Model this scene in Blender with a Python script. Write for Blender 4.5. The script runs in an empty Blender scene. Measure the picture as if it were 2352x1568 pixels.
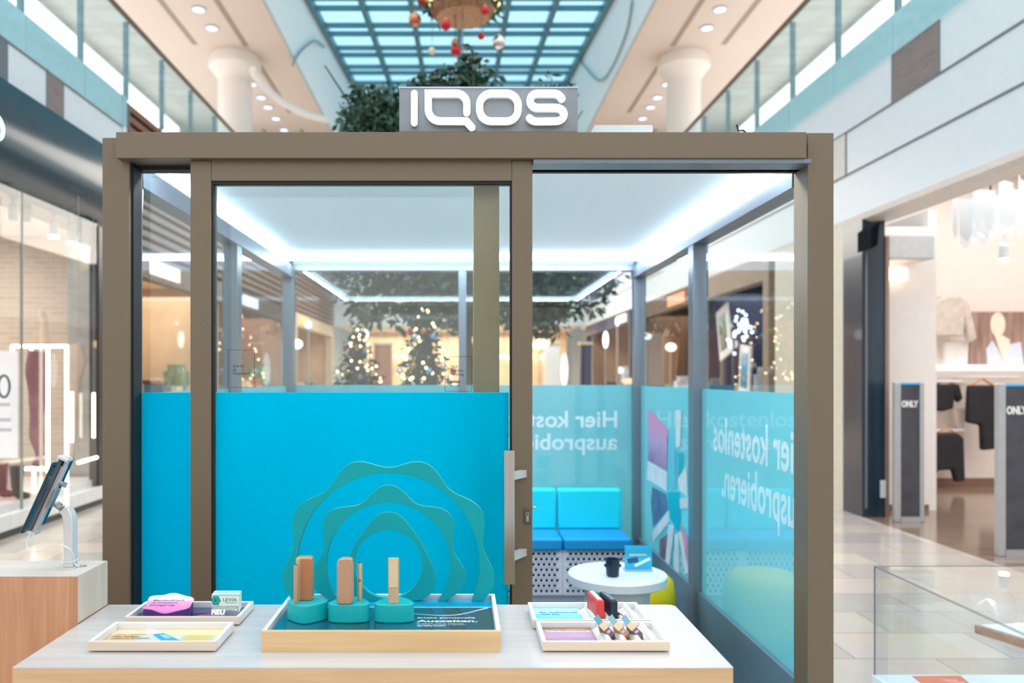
import bpy, bmesh, math, random
from math import pi, sin, cos, radians, atan2, sqrt
from mathutils import Vector, Matrix
R = random.Random(7)
S = bpy.context.scene
C = S.collection
# ---------------------------------------------------------------- camera
F, CX, CY, H = 1820.0, 1055.0, 865.0, 1.6
cd = bpy.data.cameras.new('camera'); cam = bpy.data.objects.new('camera', cd); C.objects.link(cam)
cd.sensor_width = 36; cd.lens = F / 2352 * 36
cd.shift_x = (1176 - CX) / 2352; cd.shift_y = (CY - 784) / 2352
cam.location = (0, 0, H); cam.rotation_euler = (pi / 2, 0, 0)
cd.clip_start = 0.05; cd.clip_end = 300
cd.dof.use_dof = True; cd.dof.focus_distance = 2.55; cd.dof.aperture_fstop = 2.1
S.camera = cam
# ---------------------------------------------------------------- sky and exposure
S.view_settings.view_transform = 'Standard'; S.view_settings.look = 'None'
S.view_settings.exposure = 0.0; S.view_settings.gamma = 1; S.view_settings.use_curve_mapping = False
w = bpy.data.worlds.new('sky'); S.world = w; w.use_nodes = True
nt = w.node_tree; nt.nodes.clear()
tc = nt.nodes.new('ShaderNodeTexCoord'); sx = nt.nodes.new('ShaderNodeSeparateXYZ')
rp = nt.nodes.new('ShaderNodeValToRGB'); bg = nt.nodes.new('ShaderNodeBackground'); wo = nt.nodes.new('ShaderNodeOutputWorld')
nt.links.new(tc.outputs['Generated'], sx.inputs[0]); nt.links.new(sx.outputs[2], rp.inputs[0])
nt.links.new(rp.outputs[0], bg.inputs[0]); nt.links.new(bg.outputs[0], wo.inputs[0])
rp.color_ramp.elements[0].position = 0.12; rp.color_ramp.elements[0].color = (0.36, 0.335, 0.31, 1)
rp.color_ramp.elements[1].position = 0.42; rp.color_ramp.elements[1].color = (0.86, 0.95, 1.0, 1)
bg.inputs[1].default_value = 2.1
try:
    S.cycles.max_bounces = 10; S.cycles.transparent_max_bounces = 32; S.cycles.diffuse_bounces = 4
    S.cycles.glossy_bounces = 5; S.cycles.sample_clamp_indirect = 6; S.cycles.caustics_reflective = False; S.cycles.caustics_refractive = False
except Exception: pass

def lamp(name, loc, size, energy, col=(1, 1, 1), sy=None, rot=(0, 0, 0)):
    l = bpy.data.lights.new(name, 'AREA'); l.energy = energy; l.color = col; l.size = size
    if sy: l.shape = 'RECTANGLE'; l.size_y = sy
    o = bpy.data.objects.new(name, l); o.location = loc; o.rotation_euler = rot; C.objects.link(o)
    return o
# area lamps added to brighten shops, galleries and hall; no fittings built for them
lamp('shop_fill', (7.8, 7.8, 4.5), 5, 250, (1, .98, .96), 6.5)
lamp('shop_fill', (-7.0, 8.4, 3.54), 2.0, 110, (1, .93, .86), 3.2)
lamp('gallery_fill', (7.2, 16, 7.6), 3.5, 250, (1, .95, .91), 18, (0, radians(155), 0))
lamp('gallery_fill', (-7.2, 16, 7.6), 3.5, 250, (1, .95, .91), 18, (0, radians(-155), 0))
lamp('corridor_fill', (0, 20, 5.3), 6, 1300, (1, .92, .82), 12)
lamp('far_shop_fill', (6.4, 17, 3.2), 2.6, 380, (1, .82, .66), 10)
lamp('far_shop_fill', (-6.4, 19, 3.2), 2.6, 380, (1, .82, .66), 12)
lamp('end_shop_fill', (0, 31.5, 3.3), 8, 600, (1, .80, .6), 3)

# ---------------------------------------------------------------- materials
def lin(c):
    r = []
    for v in c[:3]:
        v = v / 255.0
        r.append(v / 12.92 if v <= .04045 else ((v + .055) / 1.055) ** 2.4)
    return (r[0], r[1], r[2], 1)
MATS = {}
def mk(name):
    m = bpy.data.materials.new(name); m.use_nodes = True
    return m, m.node_tree, m.node_tree.nodes['Principled BSDF']
def N(t, k, **kw):
    n = t.nodes.new(k)
    for a, v in kw.items(): setattr(n, a, v)
    return n
def pbr(name, col, rough=.5, metal=0, var=.05, scale=12, coat=0, spec=.5, stretch=(1, 1, 1), bump=0):
    """plain paint, fabric, plastic or metal with a faint procedural mottling"""
    if name in MATS: return MATS[name]
    m, t, b = mk(name)
    c = lin(col)
    tx = N(t, 'ShaderNodeTexCoord'); mp = N(t, 'ShaderNodeMapping'); mp.inputs['Scale'].default_value = stretch
    no = N(t, 'ShaderNodeTexNoise'); no.inputs['Scale'].default_value = scale; no.inputs['Detail'].default_value = 4
    cr = N(t, 'ShaderNodeValToRGB')
    cr.color_ramp.elements[0].position = .3; cr.color_ramp.elements[1].position = .7
    cr.color_ramp.elements[0].color = tuple(v * (1 - var) for v in c[:3]) + (1,)
    cr.color_ramp.elements[1].color = tuple(min(1, v * (1 + var)) for v in c[:3]) + (1,)
    L = t.links.new
    L(tx.outputs['Object'], mp.inputs[0]); L(mp.outputs[0], no.inputs['Vector']); L(no.outputs[0], cr.inputs[0]); L(cr.outputs[0], b.inputs['Base Color'])
    if bump:
        bp = N(t, 'ShaderNodeBump'); bp.inputs['Strength'].default_value = bump; bp.inputs['Distance'].default_value = .002
        L(no.outputs[0], bp.inputs['Height']); L(bp.outputs[0], b.inputs['Normal'])
    b.inputs['Roughness'].default_value = rough; b.inputs['Metallic'].default_value = metal
    b.inputs['Coat Weight'].default_value = coat; b.inputs['Specular IOR Level'].default_value = spec
    MATS[name] = m; return m
def wood(name, c1, c2, rough=.4, axis='X', scale=1.0, coat=0):
    if name in MATS: return MATS[name]
    m, t, b = mk(name); L = t.links.new
    tx = N(t, 'ShaderNodeTexCoord'); mp = N(t, 'ShaderNodeMapping')
    s = {'X': (1.2, 22, 22), 'Y': (22, 1.2, 22), 'Z': (22, 22, 1.2)}[axis]
    mp.inputs['Scale'].default_value = tuple(v * scale for v in s)
    no = N(t, 'ShaderNodeTexNoise'); no.inputs['Scale'].default_value = 2.4; no.inputs['Detail'].default_value = 8; no.inputs['Distortion'].default_value = .8
    cr = N(t, 'ShaderNodeValToRGB'); cr.color_ramp.elements[0].position = .3; cr.color_ramp.elements[1].position = .72
    cr.color_ramp.elements[0].color = lin(c1); cr.color_ramp.elements[1].color = lin(c2)
    L(tx.outputs['Object'], mp.inputs[0]); L(mp.outputs[0], no.inputs['Vector']); L(no.outputs[0], cr.inputs[0]); L(cr.outputs[0], b.inputs['Base Color'])
    b.inputs['Roughness'].default_value = rough; b.inputs['Coat Weight'].default_value = coat
    MATS[name] = m; return m
def emit(name, col, strength):
    if name in MATS: return MATS[name]
    m = bpy.data.materials.new(name); m.use_nodes = True; t = m.node_tree; t.nodes.clear()
    e = N(t, 'ShaderNodeEmission'); e.inputs[0].default_value = lin(col); e.inputs[1].default_value = strength
    o = N(t, 'ShaderNodeOutputMaterial'); t.links.new(e.outputs[0], o.inputs[0])
    MATS[name] = m; return m
def glass(name, tint=(255, 255, 255), ior=1.5, refl=(255, 255, 255), haze=0.0, hz=(255, 255, 255)):
    """thin clear pane: transparent and mirror reflection by the Fresnel law"""
    if name in MATS: return MATS[name]
    m = bpy.data.materials.new(name); m.use_nodes = True; t = m.node_tree; t.nodes.clear(); L = t.links.new
    tr = N(t, 'ShaderNodeBsdfTransparent'); tr.inputs[0].default_value = lin(tint)
    gl = N(t, 'ShaderNodeBsdfGlossy'); gl.inputs['Roughness'].default_value = 0.0; gl.inputs[0].default_value = lin(refl)
    fr = N(t, 'ShaderNodeFresnel'); fr.inputs[0].default_value = ior
    geo = N(t, 'ShaderNodeNewGeometry'); nv = N(t, 'ShaderNodeMath', operation='SUBTRACT'); nv.inputs[0].default_value = 1
    mu = N(t, 'ShaderNodeMath', operation='MULTIPLY')
    L(geo.outputs['Backfacing'], nv.inputs[1]); L(fr.outputs[0], mu.inputs[0]); L(nv.outputs[0], mu.inputs[1])
    mx = N(t, 'ShaderNodeMixShader'); L(mu.outputs[0], mx.inputs[0]); L(tr.outputs[0], mx.inputs[1]); L(gl.outputs[0], mx.inputs[2])
    last = mx
    if haze:
        df = N(t, 'ShaderNodeBsdfDiffuse'); df.inputs[0].default_value = lin(hz)
        m2 = N(t, 'ShaderNodeMixShader'); m2.inputs[0].default_value = haze; L(mx.outputs[0], m2.inputs[1]); L(df.outputs[0], m2.inputs[2]); last = m2
    o = N(t, 'ShaderNodeOutputMaterial'); L(last.outputs[0], o.inputs[0])
    MATS[name] = m; return m
def film(name, col, see, tcol=None, back=.5):
    """coloured translucent vinyl on glass: diffuse + translucent, partly clear, glossy in front"""
    if name in MATS: return MATS[name]
    m = bpy.data.materials.new(name); m.use_nodes = True; t = m.node_tree; t.nodes.clear(); L = t.links.new
    tx = N(t, 'ShaderNodeTexCoord'); no = N(t, 'ShaderNodeTexNoise'); no.inputs['Scale'].default_value = 3
    cr = N(t, 'ShaderNodeValToRGB'); c = lin(col)
    cr.color_ramp.elements[0].color = tuple(v * .97 for v in c[:3]) + (1,); cr.color_ramp.elements[1].color = tuple(min(1, v * 1.03) for v in c[:3]) + (1,)
    L(tx.outputs['Object'], no.inputs['Vector']); L(no.outputs[0], cr.inputs[0])
    df = N(t, 'ShaderNodeBsdfDiffuse'); tl = N(t, 'ShaderNodeBsdfTranslucent'); tr = N(t, 'ShaderNodeBsdfTransparent')
    L(cr.outputs[0], df.inputs[0]); L(cr.outputs[0], tl.inputs[0]); tr.inputs[0].default_value = lin(tcol or col)
    a = N(t, 'ShaderNodeMixShader'); a.inputs[0].default_value = back; L(df.outputs[0], a.inputs[1]); L(tl.outputs[0], a.inputs[2])
    b = N(t, 'ShaderNodeMixShader'); b.inputs[0].default_value = see; L(a.outputs[0], b.inputs[1]); L(tr.outputs[0], b.inputs[2])
    o = N(t, 'ShaderNodeOutputMaterial'); L(b.outputs[0], o.inputs[0])
    MATS[name] = m; return m
def ramp_mat(name, stops, axis='X', lo=0, hi=1, rough=.3, noise=0.0, nscale=4, coat=0, wave=0):
    """printed artwork: a colour run along one axis of the thing, broken up by noise"""
    if name in MATS: return MATS[name]
    m, t, b = mk(name); L = t.links.new
    tx = N(t, 'ShaderNodeTexCoord'); sp = N(t, 'ShaderNodeSeparateXYZ'); L(tx.outputs['Object'], sp.inputs[0])
    mr = N(t, 'ShaderNodeMapRange'); mr.inputs[1].default_value = lo; mr.inputs[2].default_value = hi
    L(sp.outputs['XYZ'.index(axis)], mr.inputs[0]); src = mr.outputs[0]
    if noise:
        no = N(t, 'ShaderNodeTexNoise'); no.inputs['Scale'].default_value = nscale; no.inputs['Detail'].default_value = 5
        L(tx.outputs['Object'], no.inputs['Vector'])
        ma = N(t, 'ShaderNodeMath', operation='MULTIPLY_ADD'); ma.inputs[1].default_value = noise; ma.inputs[2].default_value = -noise / 2
        L(no.outputs[0], ma.inputs[0]); ad = N(t, 'ShaderNodeMath', operation='ADD'); L(src, ad.inputs[0]); L(ma.outputs[0], ad.inputs[1]); src = ad.outputs[0]
    cr = N(t, 'ShaderNodeValToRGB'); e = cr.color_ramp.elements
    e[0].position = stops[0][0]; e[0].color = lin(stops[0][1]); e[1].position = stops[-1][0]; e[1].color = lin(stops[-1][1])
    for p, c in stops[1:-1]:
        q = e.new(p); q.color = lin(c)
    L(src, cr.inputs[0]); L(cr.outputs[0], b.inputs['Base Color']); b.inputs['Roughness'].default_value = rough; b.inputs['Coat Weight'].default_value = coat
    MATS[name] = m; return m
def brick_mat(name, c1, c2, mortar, bw, bh, rough=.6, ms=.01, off=.5, plane='XZ', sm=.1):
    if name in MATS: return MATS[name]
    m, t, b = mk(name); L = t.links.new
    tx = N(t, 'ShaderNodeTexCoord'); sp = N(t, 'ShaderNodeSeparateXYZ'); cb = N(t, 'ShaderNodeCombineXYZ')
    L(tx.outputs['Object'], sp.inputs[0]); L(sp.outputs['XYZ'.index(plane[0])], cb.inputs[0]); L(sp.outputs['XYZ'.index(plane[1])], cb.inputs[1])
    br = N(t, 'ShaderNodeTexBrick'); br.offset = off
    br.inputs['Color1'].default_value = lin(c1); br.inputs['Color2'].default_value = lin(c2); br.inputs['Mortar'].default_value = lin(mortar)
    br.inputs['Scale'].default_value = 1; br.inputs['Mortar Size'].default_value = ms; br.inputs['Brick Width'].default_value = bw; br.inputs['Row Height'].default_value = bh
    L(cb.outputs[0], br.inputs['Vector']); L(br.outputs[0], b.inputs['Base Color']); b.inputs['Roughness'].default_value = rough
    MATS[name] = m; return m

# ---------------------------------------------------------------- mesh building
def obj_of(name, me, parent, mat, org=None):
    o = bpy.data.objects.new(name, me); C.objects.link(o)
    if mat: me.materials.append(mat)
    if parent is not None: o.parent = parent
    elif org is not None: o.location = org
    return o
def wloc(o):
    v = Vector((0, 0, 0))
    while o is not None:
        v += o.location; o = o.parent
    return v
class MB:
    def __init__(s): s.v = []; s.f = []
    def add(s, vs, fs, M=None):
        n = len(s.v)
        for p in vs:
            p = Vector(p); s.v.append(M @ p if M else p)
        for f in fs: s.f.append([i + n for i in f])
        return s
    def box(s, x0, x1, y0, y1, z0, z1, M=None):
        return s.add([(x0, y0, z0), (x1, y0, z0), (x1, y1, z0), (x0, y1, z0), (x0, y0, z1), (x1, y0, z1), (x1, y1, z1), (x0, y1, z1)],
                     [(0, 3, 2, 1), (4, 5, 6, 7), (0, 1, 5, 4), (1, 2, 6, 5), (2, 3, 7, 6), (3, 0, 4, 7)], M)
    def obox(s, c, u, v, w):
        c, u, v, w = Vector(c), Vector(u), Vector(v), Vector(w)
        if u.cross(v).dot(w) < 0: u = -u
        P = [c + a * u + b * v + d * w for d in (-1, 1) for a, b in ((-1, -1), (1, -1), (1, 1), (-1, 1))]
        return s.add(P, [(0, 3, 2, 1), (4, 5, 6, 7), (0, 1, 5, 4), (1, 2, 6, 5), (2, 3, 7, 6), (3, 0, 4, 7)])
    def prism(s, pts, d0, d1, axis='Y', M=None):
        """closed polygon pts (2D) carried along an axis from d0 to d1"""
        n = len(pts)
        a = sum(pts[i][0] * pts[(i + 1) % n][1] - pts[(i + 1) % n][0] * pts[i][1] for i in range(n))
        if a < 0: pts = pts[::-1]
        def q(p, d): return {'Y': (p[0], d, p[1]), 'Z': (p[0], p[1], d), 'X': (d, p[0], p[1])}[axis]
        V = [q(p, d0) for p in pts] + [q(p, d1) for p in pts]
        fl = axis == 'Y'
        F_ = [tuple(range(n)) if fl else tuple(range(n))[::-1], tuple(range(n, 2 * n))[::-1] if fl else tuple(range(n, 2 * n))]
        for i in range(n):
            j = (i + 1) % n
            F_.append((i, i + n, j + n, j) if fl else (i, j, j + n, i + n))
        return s.add(V, F_, M)
    def lathe(s, prof, c=(0, 0, 0), n=24, M=None):
        V = []; F_ = []
        for r, z in prof:
            for k in range(n):
                a = 2 * pi * k / n; V.append((c[0] + r * cos(a), c[1] + r * sin(a), c[2] + z))
        for i in range(len(prof) - 1):
            for k in range(n):
                j = (k + 1) % n; F_.append((i * n + k, i * n + j, (i + 1) * n + j, (i + 1) * n + k))
        F_.append(tuple(range(n))[::-1]); F_.append(tuple(range((len(prof) - 1) * n, len(prof) * n)))
        return s.add(V, F_, M)
    def tube(s, pts, r, n=8, cap=True, flat=1.0):
        pts = [Vector(p) for p in pts]; m = len(pts)
        rr = r if isinstance(r, (list, tuple)) else [r] * m
        V = []; F_ = []; up = None
        for i, p in enumerate(pts):
            d = (pts[min(i + 1, m - 1)] - pts[max(i - 1, 0)]).normalized()
            if up is None: up = Vector((0, 0, 1)) if abs(d.z) < .9 else Vector((0, 1, 0))
            a = d.cross(up).normalized(); b = a.cross(d).normalized(); up = b
            for k in range(n):
                t = 2 * pi * k / n; V.append(p + rr[i] * (cos(t) * a + flat * sin(t) * b))
        for i in range(m - 1):
            for k in range(n):
                j = (k + 1) % n; F_.append((i * n + k, i * n + j, (i + 1) * n + j, (i + 1) * n + k))
        if cap: F_.append(tuple(range(n))[::-1]); F_.append(tuple(range((m - 1) * n, m * n)))
        return s.add(V, F_)
    def ball(s, c, r, n=12, m=8, sc=(1, 1, 1)):
        V = [(c[0], c[1], c[2] - r * sc[2])]; F_ = []
        for i in range(1, m):
            a = -pi / 2 + pi * i / m
            for k in range(n):
                t = 2 * pi * k / n; V.append((c[0] + r * sc[0] * cos(a) * cos(t), c[1] + r * sc[1] * cos(a) * sin(t), c[2] + r * sc[2] * sin(a)))
        V.append((c[0], c[1], c[2] + r * sc[2])); T = len(V) - 1
        for k in range(n):
            j = (k + 1) % n; F_.append((0, 1 + j, 1 + k)); F_.append((T, T - n + k, T - n + j))
            for i in range(m - 2):
                F_.append((1 + i * n + k, 1 + i * n + j, 1 + (i + 1) * n + j, 1 + (i + 1) * n + k))
        return s.add(V, F_)
    def build(s, name, mat, parent=None, smooth=False, bevel=0, seg=2, org=None):
        if parent is not None: o0 = wloc(parent)
        elif org is not None: o0 = Vector(org)
        else:
            xs = [p.x for p in s.v]; ys = [p.y for p in s.v]; zs = [p.z for p in s.v]
            o0 = Vector(((min(xs) + max(xs)) / 2, (min(ys) + max(ys)) / 2, min(zs)))
        me = bpy.data.meshes.new(name)
        me.from_pydata([tuple(p - o0) for p in s.v], [], s.f); me.update()
        if smooth:
            for p in me.polygons: p.use_smooth = True
        o = obj_of(name, me, parent, mat, o0)
        if smooth and smooth != 'all':
            try: me.set_sharp_from_angle(angle=radians(35))
            except Exception: pass
        if bevel:
            b = o.modifiers.new('bevel', 'BEVEL'); b.width = bevel; b.segments = seg; b.limit_method = 'ANGLE'; b.angle_limit = radians(35)
            if seg > 2:
                for p in me.polygons: p.use_smooth = True
                try: me.set_sharp_from_angle(angle=radians(60))
                except Exception: pass
        return o
def thing(name, label, cat, loc, group=None):
    o = bpy.data.objects.new(name, None); C.objects.link(o); o.location = loc; o.empty_display_size = .05
    return tag(o, label, cat, group)
def tag(o, label, cat, group=None, kind=None):
    o['label'] = label; o['category'] = cat
    if group: o['group'] = group
    if kind: o['kind'] = kind
    return o
def struct(o): o['kind'] = 'structure'; return o
def dup(root, label=None, group=None, loc=None, rot=None):
    r = root.copy(); C.objects.link(r)
    if loc is not None: r.location = loc
    if rot is not None: r.rotation_euler = rot
    if label: r['label'] = label
    if group: r['group'] = group
    for ch in list(root.children):
        c = ch.copy(); C.objects.link(c); c.parent = r
        for g in list(ch.children):
            d = g.copy(); C.objects.link(d); d.parent = c
    return r
def P(px, py, Y): return Vector(((px - CX) * Y / F, Y, H - (py - CY) * Y / F))
def PX(px, X): return F * X / (px - CX)                       # depth of a pixel column on the plane x = X
def text(s, h, name, mat, parent, org, xa, ya, na, bold=0.0, ext=.0006, stretch=1.0, fit=None, off=.0008, align='LEFT', space=1.0):
    """raised lettering: h cap height; org lower left corner; xa reading direction, ya up, na outwards"""
    cu = bpy.data.curves.new(name, 'FONT'); cu.body = s; cu.size = h / .70; cu.offset = bold; cu.extrude = ext; cu.align_x = align; cu.space_character = space
    cu.resolution_u = 3
    ob = bpy.data.objects.new('tmp', cu); C.objects.link(ob)
    dg = bpy.context.evaluated_depsgraph_get()
    me = bpy.data.meshes.new_from_object(ob.evaluated_get(dg)); bpy.data.objects.remove(ob)
    if fit:
        xs = [v.co.x for v in me.vertices]; stretch = fit / (max(xs) - min(xs)); x0 = min(xs)
    else: x0 = 0
    xa, ya, na, org = Vector(xa), Vector(ya), Vector(na), Vector(org) - wloc(parent)
    for v in me.vertices:
        c = v.co.copy(); v.co = org + xa * ((c.x - x0) * stretch) + ya * c.y + na * (c.z + ext + off)
    me.materials.clear()
    return obj_of(name, me, parent, mat)

# common materials
WHITE = pbr('white_paint', (226, 230, 232), .5)
FASC = pbr('fascia_white', (214, 224, 232), .42, var=.02)
SEAM = pbr('seam_grey', (118, 124, 128), .6)
CEIL = pbr('gallery_ceiling_paint', (214, 200, 190), .7, var=.02, scale=1)
TAUPE = pbr('taupe_frame_metal', (116, 102, 84), .45, metal=.25, var=.04, scale=220)
TAUPE_IN = pbr('inner_frame_metal', (120, 130, 142), .35, metal=.5, var=.04, scale=60)
BLACK = pbr('black_rubber', (14, 14, 16), .6)
CHROME = pbr('brushed_steel', (196, 192, 188), .28, metal=1, var=.08, scale=6, stretch=(60, 60, .5))
GLASS = glass('clear_glass')
KGLASS = glass('kiosk_glass', (250, 253, 253), 1.85)
BALGL = glass('balustrade_glass', (238, 248, 250), 1.22, haze=.10, hz=(190, 225, 230))
LED = emit('led_white_blue', (206, 232, 255), 13)
FILM_D = film('door_film', (0, 234, 255), .12, (0, 200, 238), back=.78)
FILM_B = film('side_film', (176, 240, 248), .30, (168, 232, 244))

# ================================================================ SETTING
# floor of polished stone tile, cream with grey bands
m, t, b = mk('mall_floor_tile'); L = t.links.new
tx = N(t, 'ShaderNodeTexCoord'); br = N(t, 'ShaderNodeTexBrick'); br.offset = .5
br.inputs['Scale'].default_value = 1; br.inputs['Brick Width'].default_value = .9; br.inputs['Row Height'].default_value = .45; br.inputs['Mortar Size'].default_value = .004
br.inputs['Color1'].default_value = lin((228, 210, 196)); br.inputs['Color2'].default_value = lin((190, 182, 176)); br.inputs['Mortar'].default_value = lin((150, 138, 128))
no = N(t, 'ShaderNodeTexNoise'); no.inputs['Scale'].default_value = 2.2; no.inputs['Detail'].default_value = 6
mx = N(t, 'ShaderNodeMix', data_type='RGBA', blend_type='MULTIPLY'); mx.inputs[0].default_value = .25
L(tx.outputs['Object'], br.inputs['Vector']); L(tx.outputs['Object'], no.inputs['Vector']); L(br.outputs[0], mx.inputs[6]); L(no.outputs[1], mx.inputs[7])
L(mx.outputs[2], b.inputs['Base Color']); b.inputs['Roughness'].default_value = .16
MATS['floor'] = m
struct(MB().box(-4.6, 4.6, -1.5, 40, -.1, 0).build('floor', m, org=(0, 0, 0)))
SF = wood('shop_floor_brown', (120, 98, 84), (158, 134, 116), .12, 'X', .35)
struct(MB().box(4.6, 12, 3.5, 34, -.1, 0).build('floor_shop_right', SF, org=(0, 0, 0)))
struct(MB().box(-12, -4.6, 3.5, 34, -.1, 0).build('floor_shop_left', pbr('shop_floor_pale', (214, 204, 196), .3), org=(0, 0, 0)))

# bulkhead fascias with open joints
for sd, side in ((1, 'right'), (-1, 'left')):
    y1 = 30 if sd > 0 else 10.85
    y0 = 5.0
    x0, x1 = sorted((sd * 4.6, sd * 5.0))
    if sd > 0:
        struct(MB().box(x0, x1, y0, y1, 3.46, 5.02).build('wall_fascia_right', FASC))
        mb = MB()
        for z in (4.50, 3.99): mb.box(4.590, 4.599, y0, y1, z - .011, z + .011)
        for y, a, c in ((7.59, 4.5, 5.02), (9.42, 3.99, 4.5), (8.41, 4.5, 5.02)): mb.box(4.590, 4.599, y - .012, y + .012, a, c)
        struct(mb.build('trim_1', SEAM))
        struct(MB().box(4.592, 4.60, 7.605, 8.40, 4.515, 5.02).build('trim_2', wood('grey_wood_panel', (112, 104, 104), (142, 130, 126), .5, 'Y')))
        struct(MB().box(4.592, 4.60, 9.435, 10.6, 4.0, 4.49).build('trim_3', pbr('cream_panel', (206, 206, 200), .5)))
        # lip and soffit under the bulkhead
        struct(MB().prism([(4.58, 3.46), (5.0, 3.46), (5.0, 3.40), (4.7, 3.37), (4.6, 3.40)], 5, 30, 'Y').build('trim_4', pbr('soffit_cream', (238, 234, 230), .5)))
    else:
        struct(MB().box(x0, x1, y0, y1, 4.53, 5.02).build('wall_fascia_left', FASC))
        struct(MB().box(-4.6, -4.592, 9.0, 9.78, 4.54, 5.01).build('trim_5', MATS['grey_wood_panel'])) if False else None
        mb = MB().box(-4.599, -4.590, PX(107, -4.6) - .012, PX(107, -4.6) + .012, 4.53, 5.02).box(-4.599, -4.590, 5, y1, 5.0, 5.02)
        struct(mb.build('trim_5', SEAM))
        a, c = sorted((PX(107, -4.6), PX(146, -4.6)))
        struct(MB().box(-4.6, -4.592, a + .012, c, 4.54, 5.0).build('trim_6', MATS['grey_wood_panel']))
        a, c = sorted((PX(-90, -4.6), PX(17, -4.6)))
        struct(MB().box(-4.6, -4.592, a, c, 4.54, 5.0).build('trim_7', pbr('dark_grey_panel', (104, 110, 118), .5)))
        struct(MB().box(-5.0, -4.58, 10.80, 10.92, 4.4, 5.45).build('trim_8', FASC))
        SL = wood('brown_slat', (108, 74, 58), (140, 100, 80), .5, 'Y')
        mb = MB()
        k = 0
        z = 3.5
        while z < 5.42:
            mb.box(-4.72, -4.58, 10.93, 30, z, z + .085); z += .15
        mb.box(-5.0, -4.74, 10.93, 30, 3.46, 5.44)
        struct(mb.build('wall_slatted_left', SL))
    # upper storey slab, back wall and ceiling
    x0, x1 = sorted((sd * 4.72, sd * 9.5))
    struct(MB().box(x0, x1, 5, 34, 5.26, 5.44).build('floor_gallery_' + side, pbr('gallery_slab', (206, 204, 200), .4)))
    x0, x1 = sorted((sd * 8.6, sd * 8.7))
    struct(MB().box(x0, x1, 5, 34, 5.44, 9.4).build('wall_gallery_' + side, pbr('gallery_wall', (206, 198, 188), .6, var=.25, scale=.9, stretch=(1, 1, 3))))
    x0, x1 = sorted((sd * 4.1, sd * 9.5))
    struct(MB().box(x0, x1, 10, 34, 9.4, 9.55).build('ceiling_gallery_' + side, CEIL))
    mb = MB()
    for cx_, a, c in ((5.03, 12, 18.7), (6.2, 12, 18.6), (5.0, 19.9, 23.4), (6.2, 20.4, 23.4), (5.0, 25, 29), (6.2, 25, 29)):
        q0, q1 = sorted((sd * (cx_ - .06), sd * (cx_ + .06))); mb.box(q0, q1, a, c, 9.392, 9.401)
    struct(mb.build('trim_1' + ('1' if sd > 0 else '2'), pbr('ceiling_slot', (160, 144, 130), .8)))
    # wall of the skylight well
    x0, x1 = sorted((sd * 4.1, sd * 4.2))
    zt = lambda y: 11.65 + .12 * (y - 21)
    struct(MB().prism([(14, 9.552), (34, 9.552), (34, zt(34)), (14, zt(14))], x0, x1, 'X').build('wall_skylight_' + side, pbr('well_white', (244, 249, 251), .6, var=.02)))
    # lit cove band on the gallery shop fronts, one fitting
    x0, x1 = sorted((sd * 8.48, sd * 8.56))
    o = MB().box(x0, x1, 6, 24, 8.55, 9.15).build('light_band', emit('cove_light', (255, 250, 244), 2.2))
    tag(o, 'long bright light band over the shop fronts of the %s upper gallery' % side, 'light')
    # balustrade: one glass pane per bay, a post at each joint, a handrail
    ys = [8.36 + 1.32 * (k - 2) for k in range(17)]
    for k, y in enumerate(ys[:-1]):
        low = 5.02 if (sd > 0 or y < 10.6) else 5.46
        gx = sorted((sd * 4.565, sd * 4.580))
        pl = MB().box(gx[0], gx[1], y + .008, y + 1.312, low, 6.5).build('balustrade_glass_pane', BALGL)
        struct(pl)
    root = thing('balustrade_railing', 'dark handrail on slim posts along the %s upper gallery edge' % side, 'railing', (sd * 4.6, 12, 5.44))
    MB().tube([(sd * 4.57, ys[0], 6.54), (sd * 4.57, ys[-1], 6.54)], .035, 8).build('handrail', pbr('handrail_bronze', (118, 104, 88), .4, .3), root, smooth=True)
    for y in ys:
        gx = sorted((sd * 4.60, sd * 4.66))
        MB().box(gx[0], gx[1], y - .022, y + .022, 5.44, 6.52).build('post', pbr('post_steel', (128, 140, 146), .4, .4), root)
# slab edge behind the balustrade glass
struct(MB().box(4.60, 4.72, 5, 30, 5.02, 5.44).build('trim_13', pbr('slab_edge', (224, 238, 242), .5)))
struct(MB().box(-4.72, -4.60, 5, 10.85, 5.02, 5.44).build('trim_14', MATS['slab_edge']))
# end of the hall
struct(MB().box(-4.7, 4.7, 29, 29.3, 3.46, 5.44).build('wall_bridge', FASC))
struct(MB().box(-9.6, 9.6, 34, 34.2, 0, 13.6).build('wall_end', pbr('end_wall', (214, 222, 224), .6)))
# two round columns of the upper storey
for sd, side in ((-1, 'left'), (1, 'right')):
    o = MB().lathe([(.40, 0), (.40, 3.35), (.42, 3.40), (.58, 3.62), (.62, 3.66), (.62, 3.78), (.55, 3.96)], (sd * 5.46, 19.3, 5.44), 40).build('column', pbr('column_white', (236, 230, 226), .5, var=.01), smooth=True)
    tag(o, 'round white column with flared capital on the %s upper gallery' % side, 'column')
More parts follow.
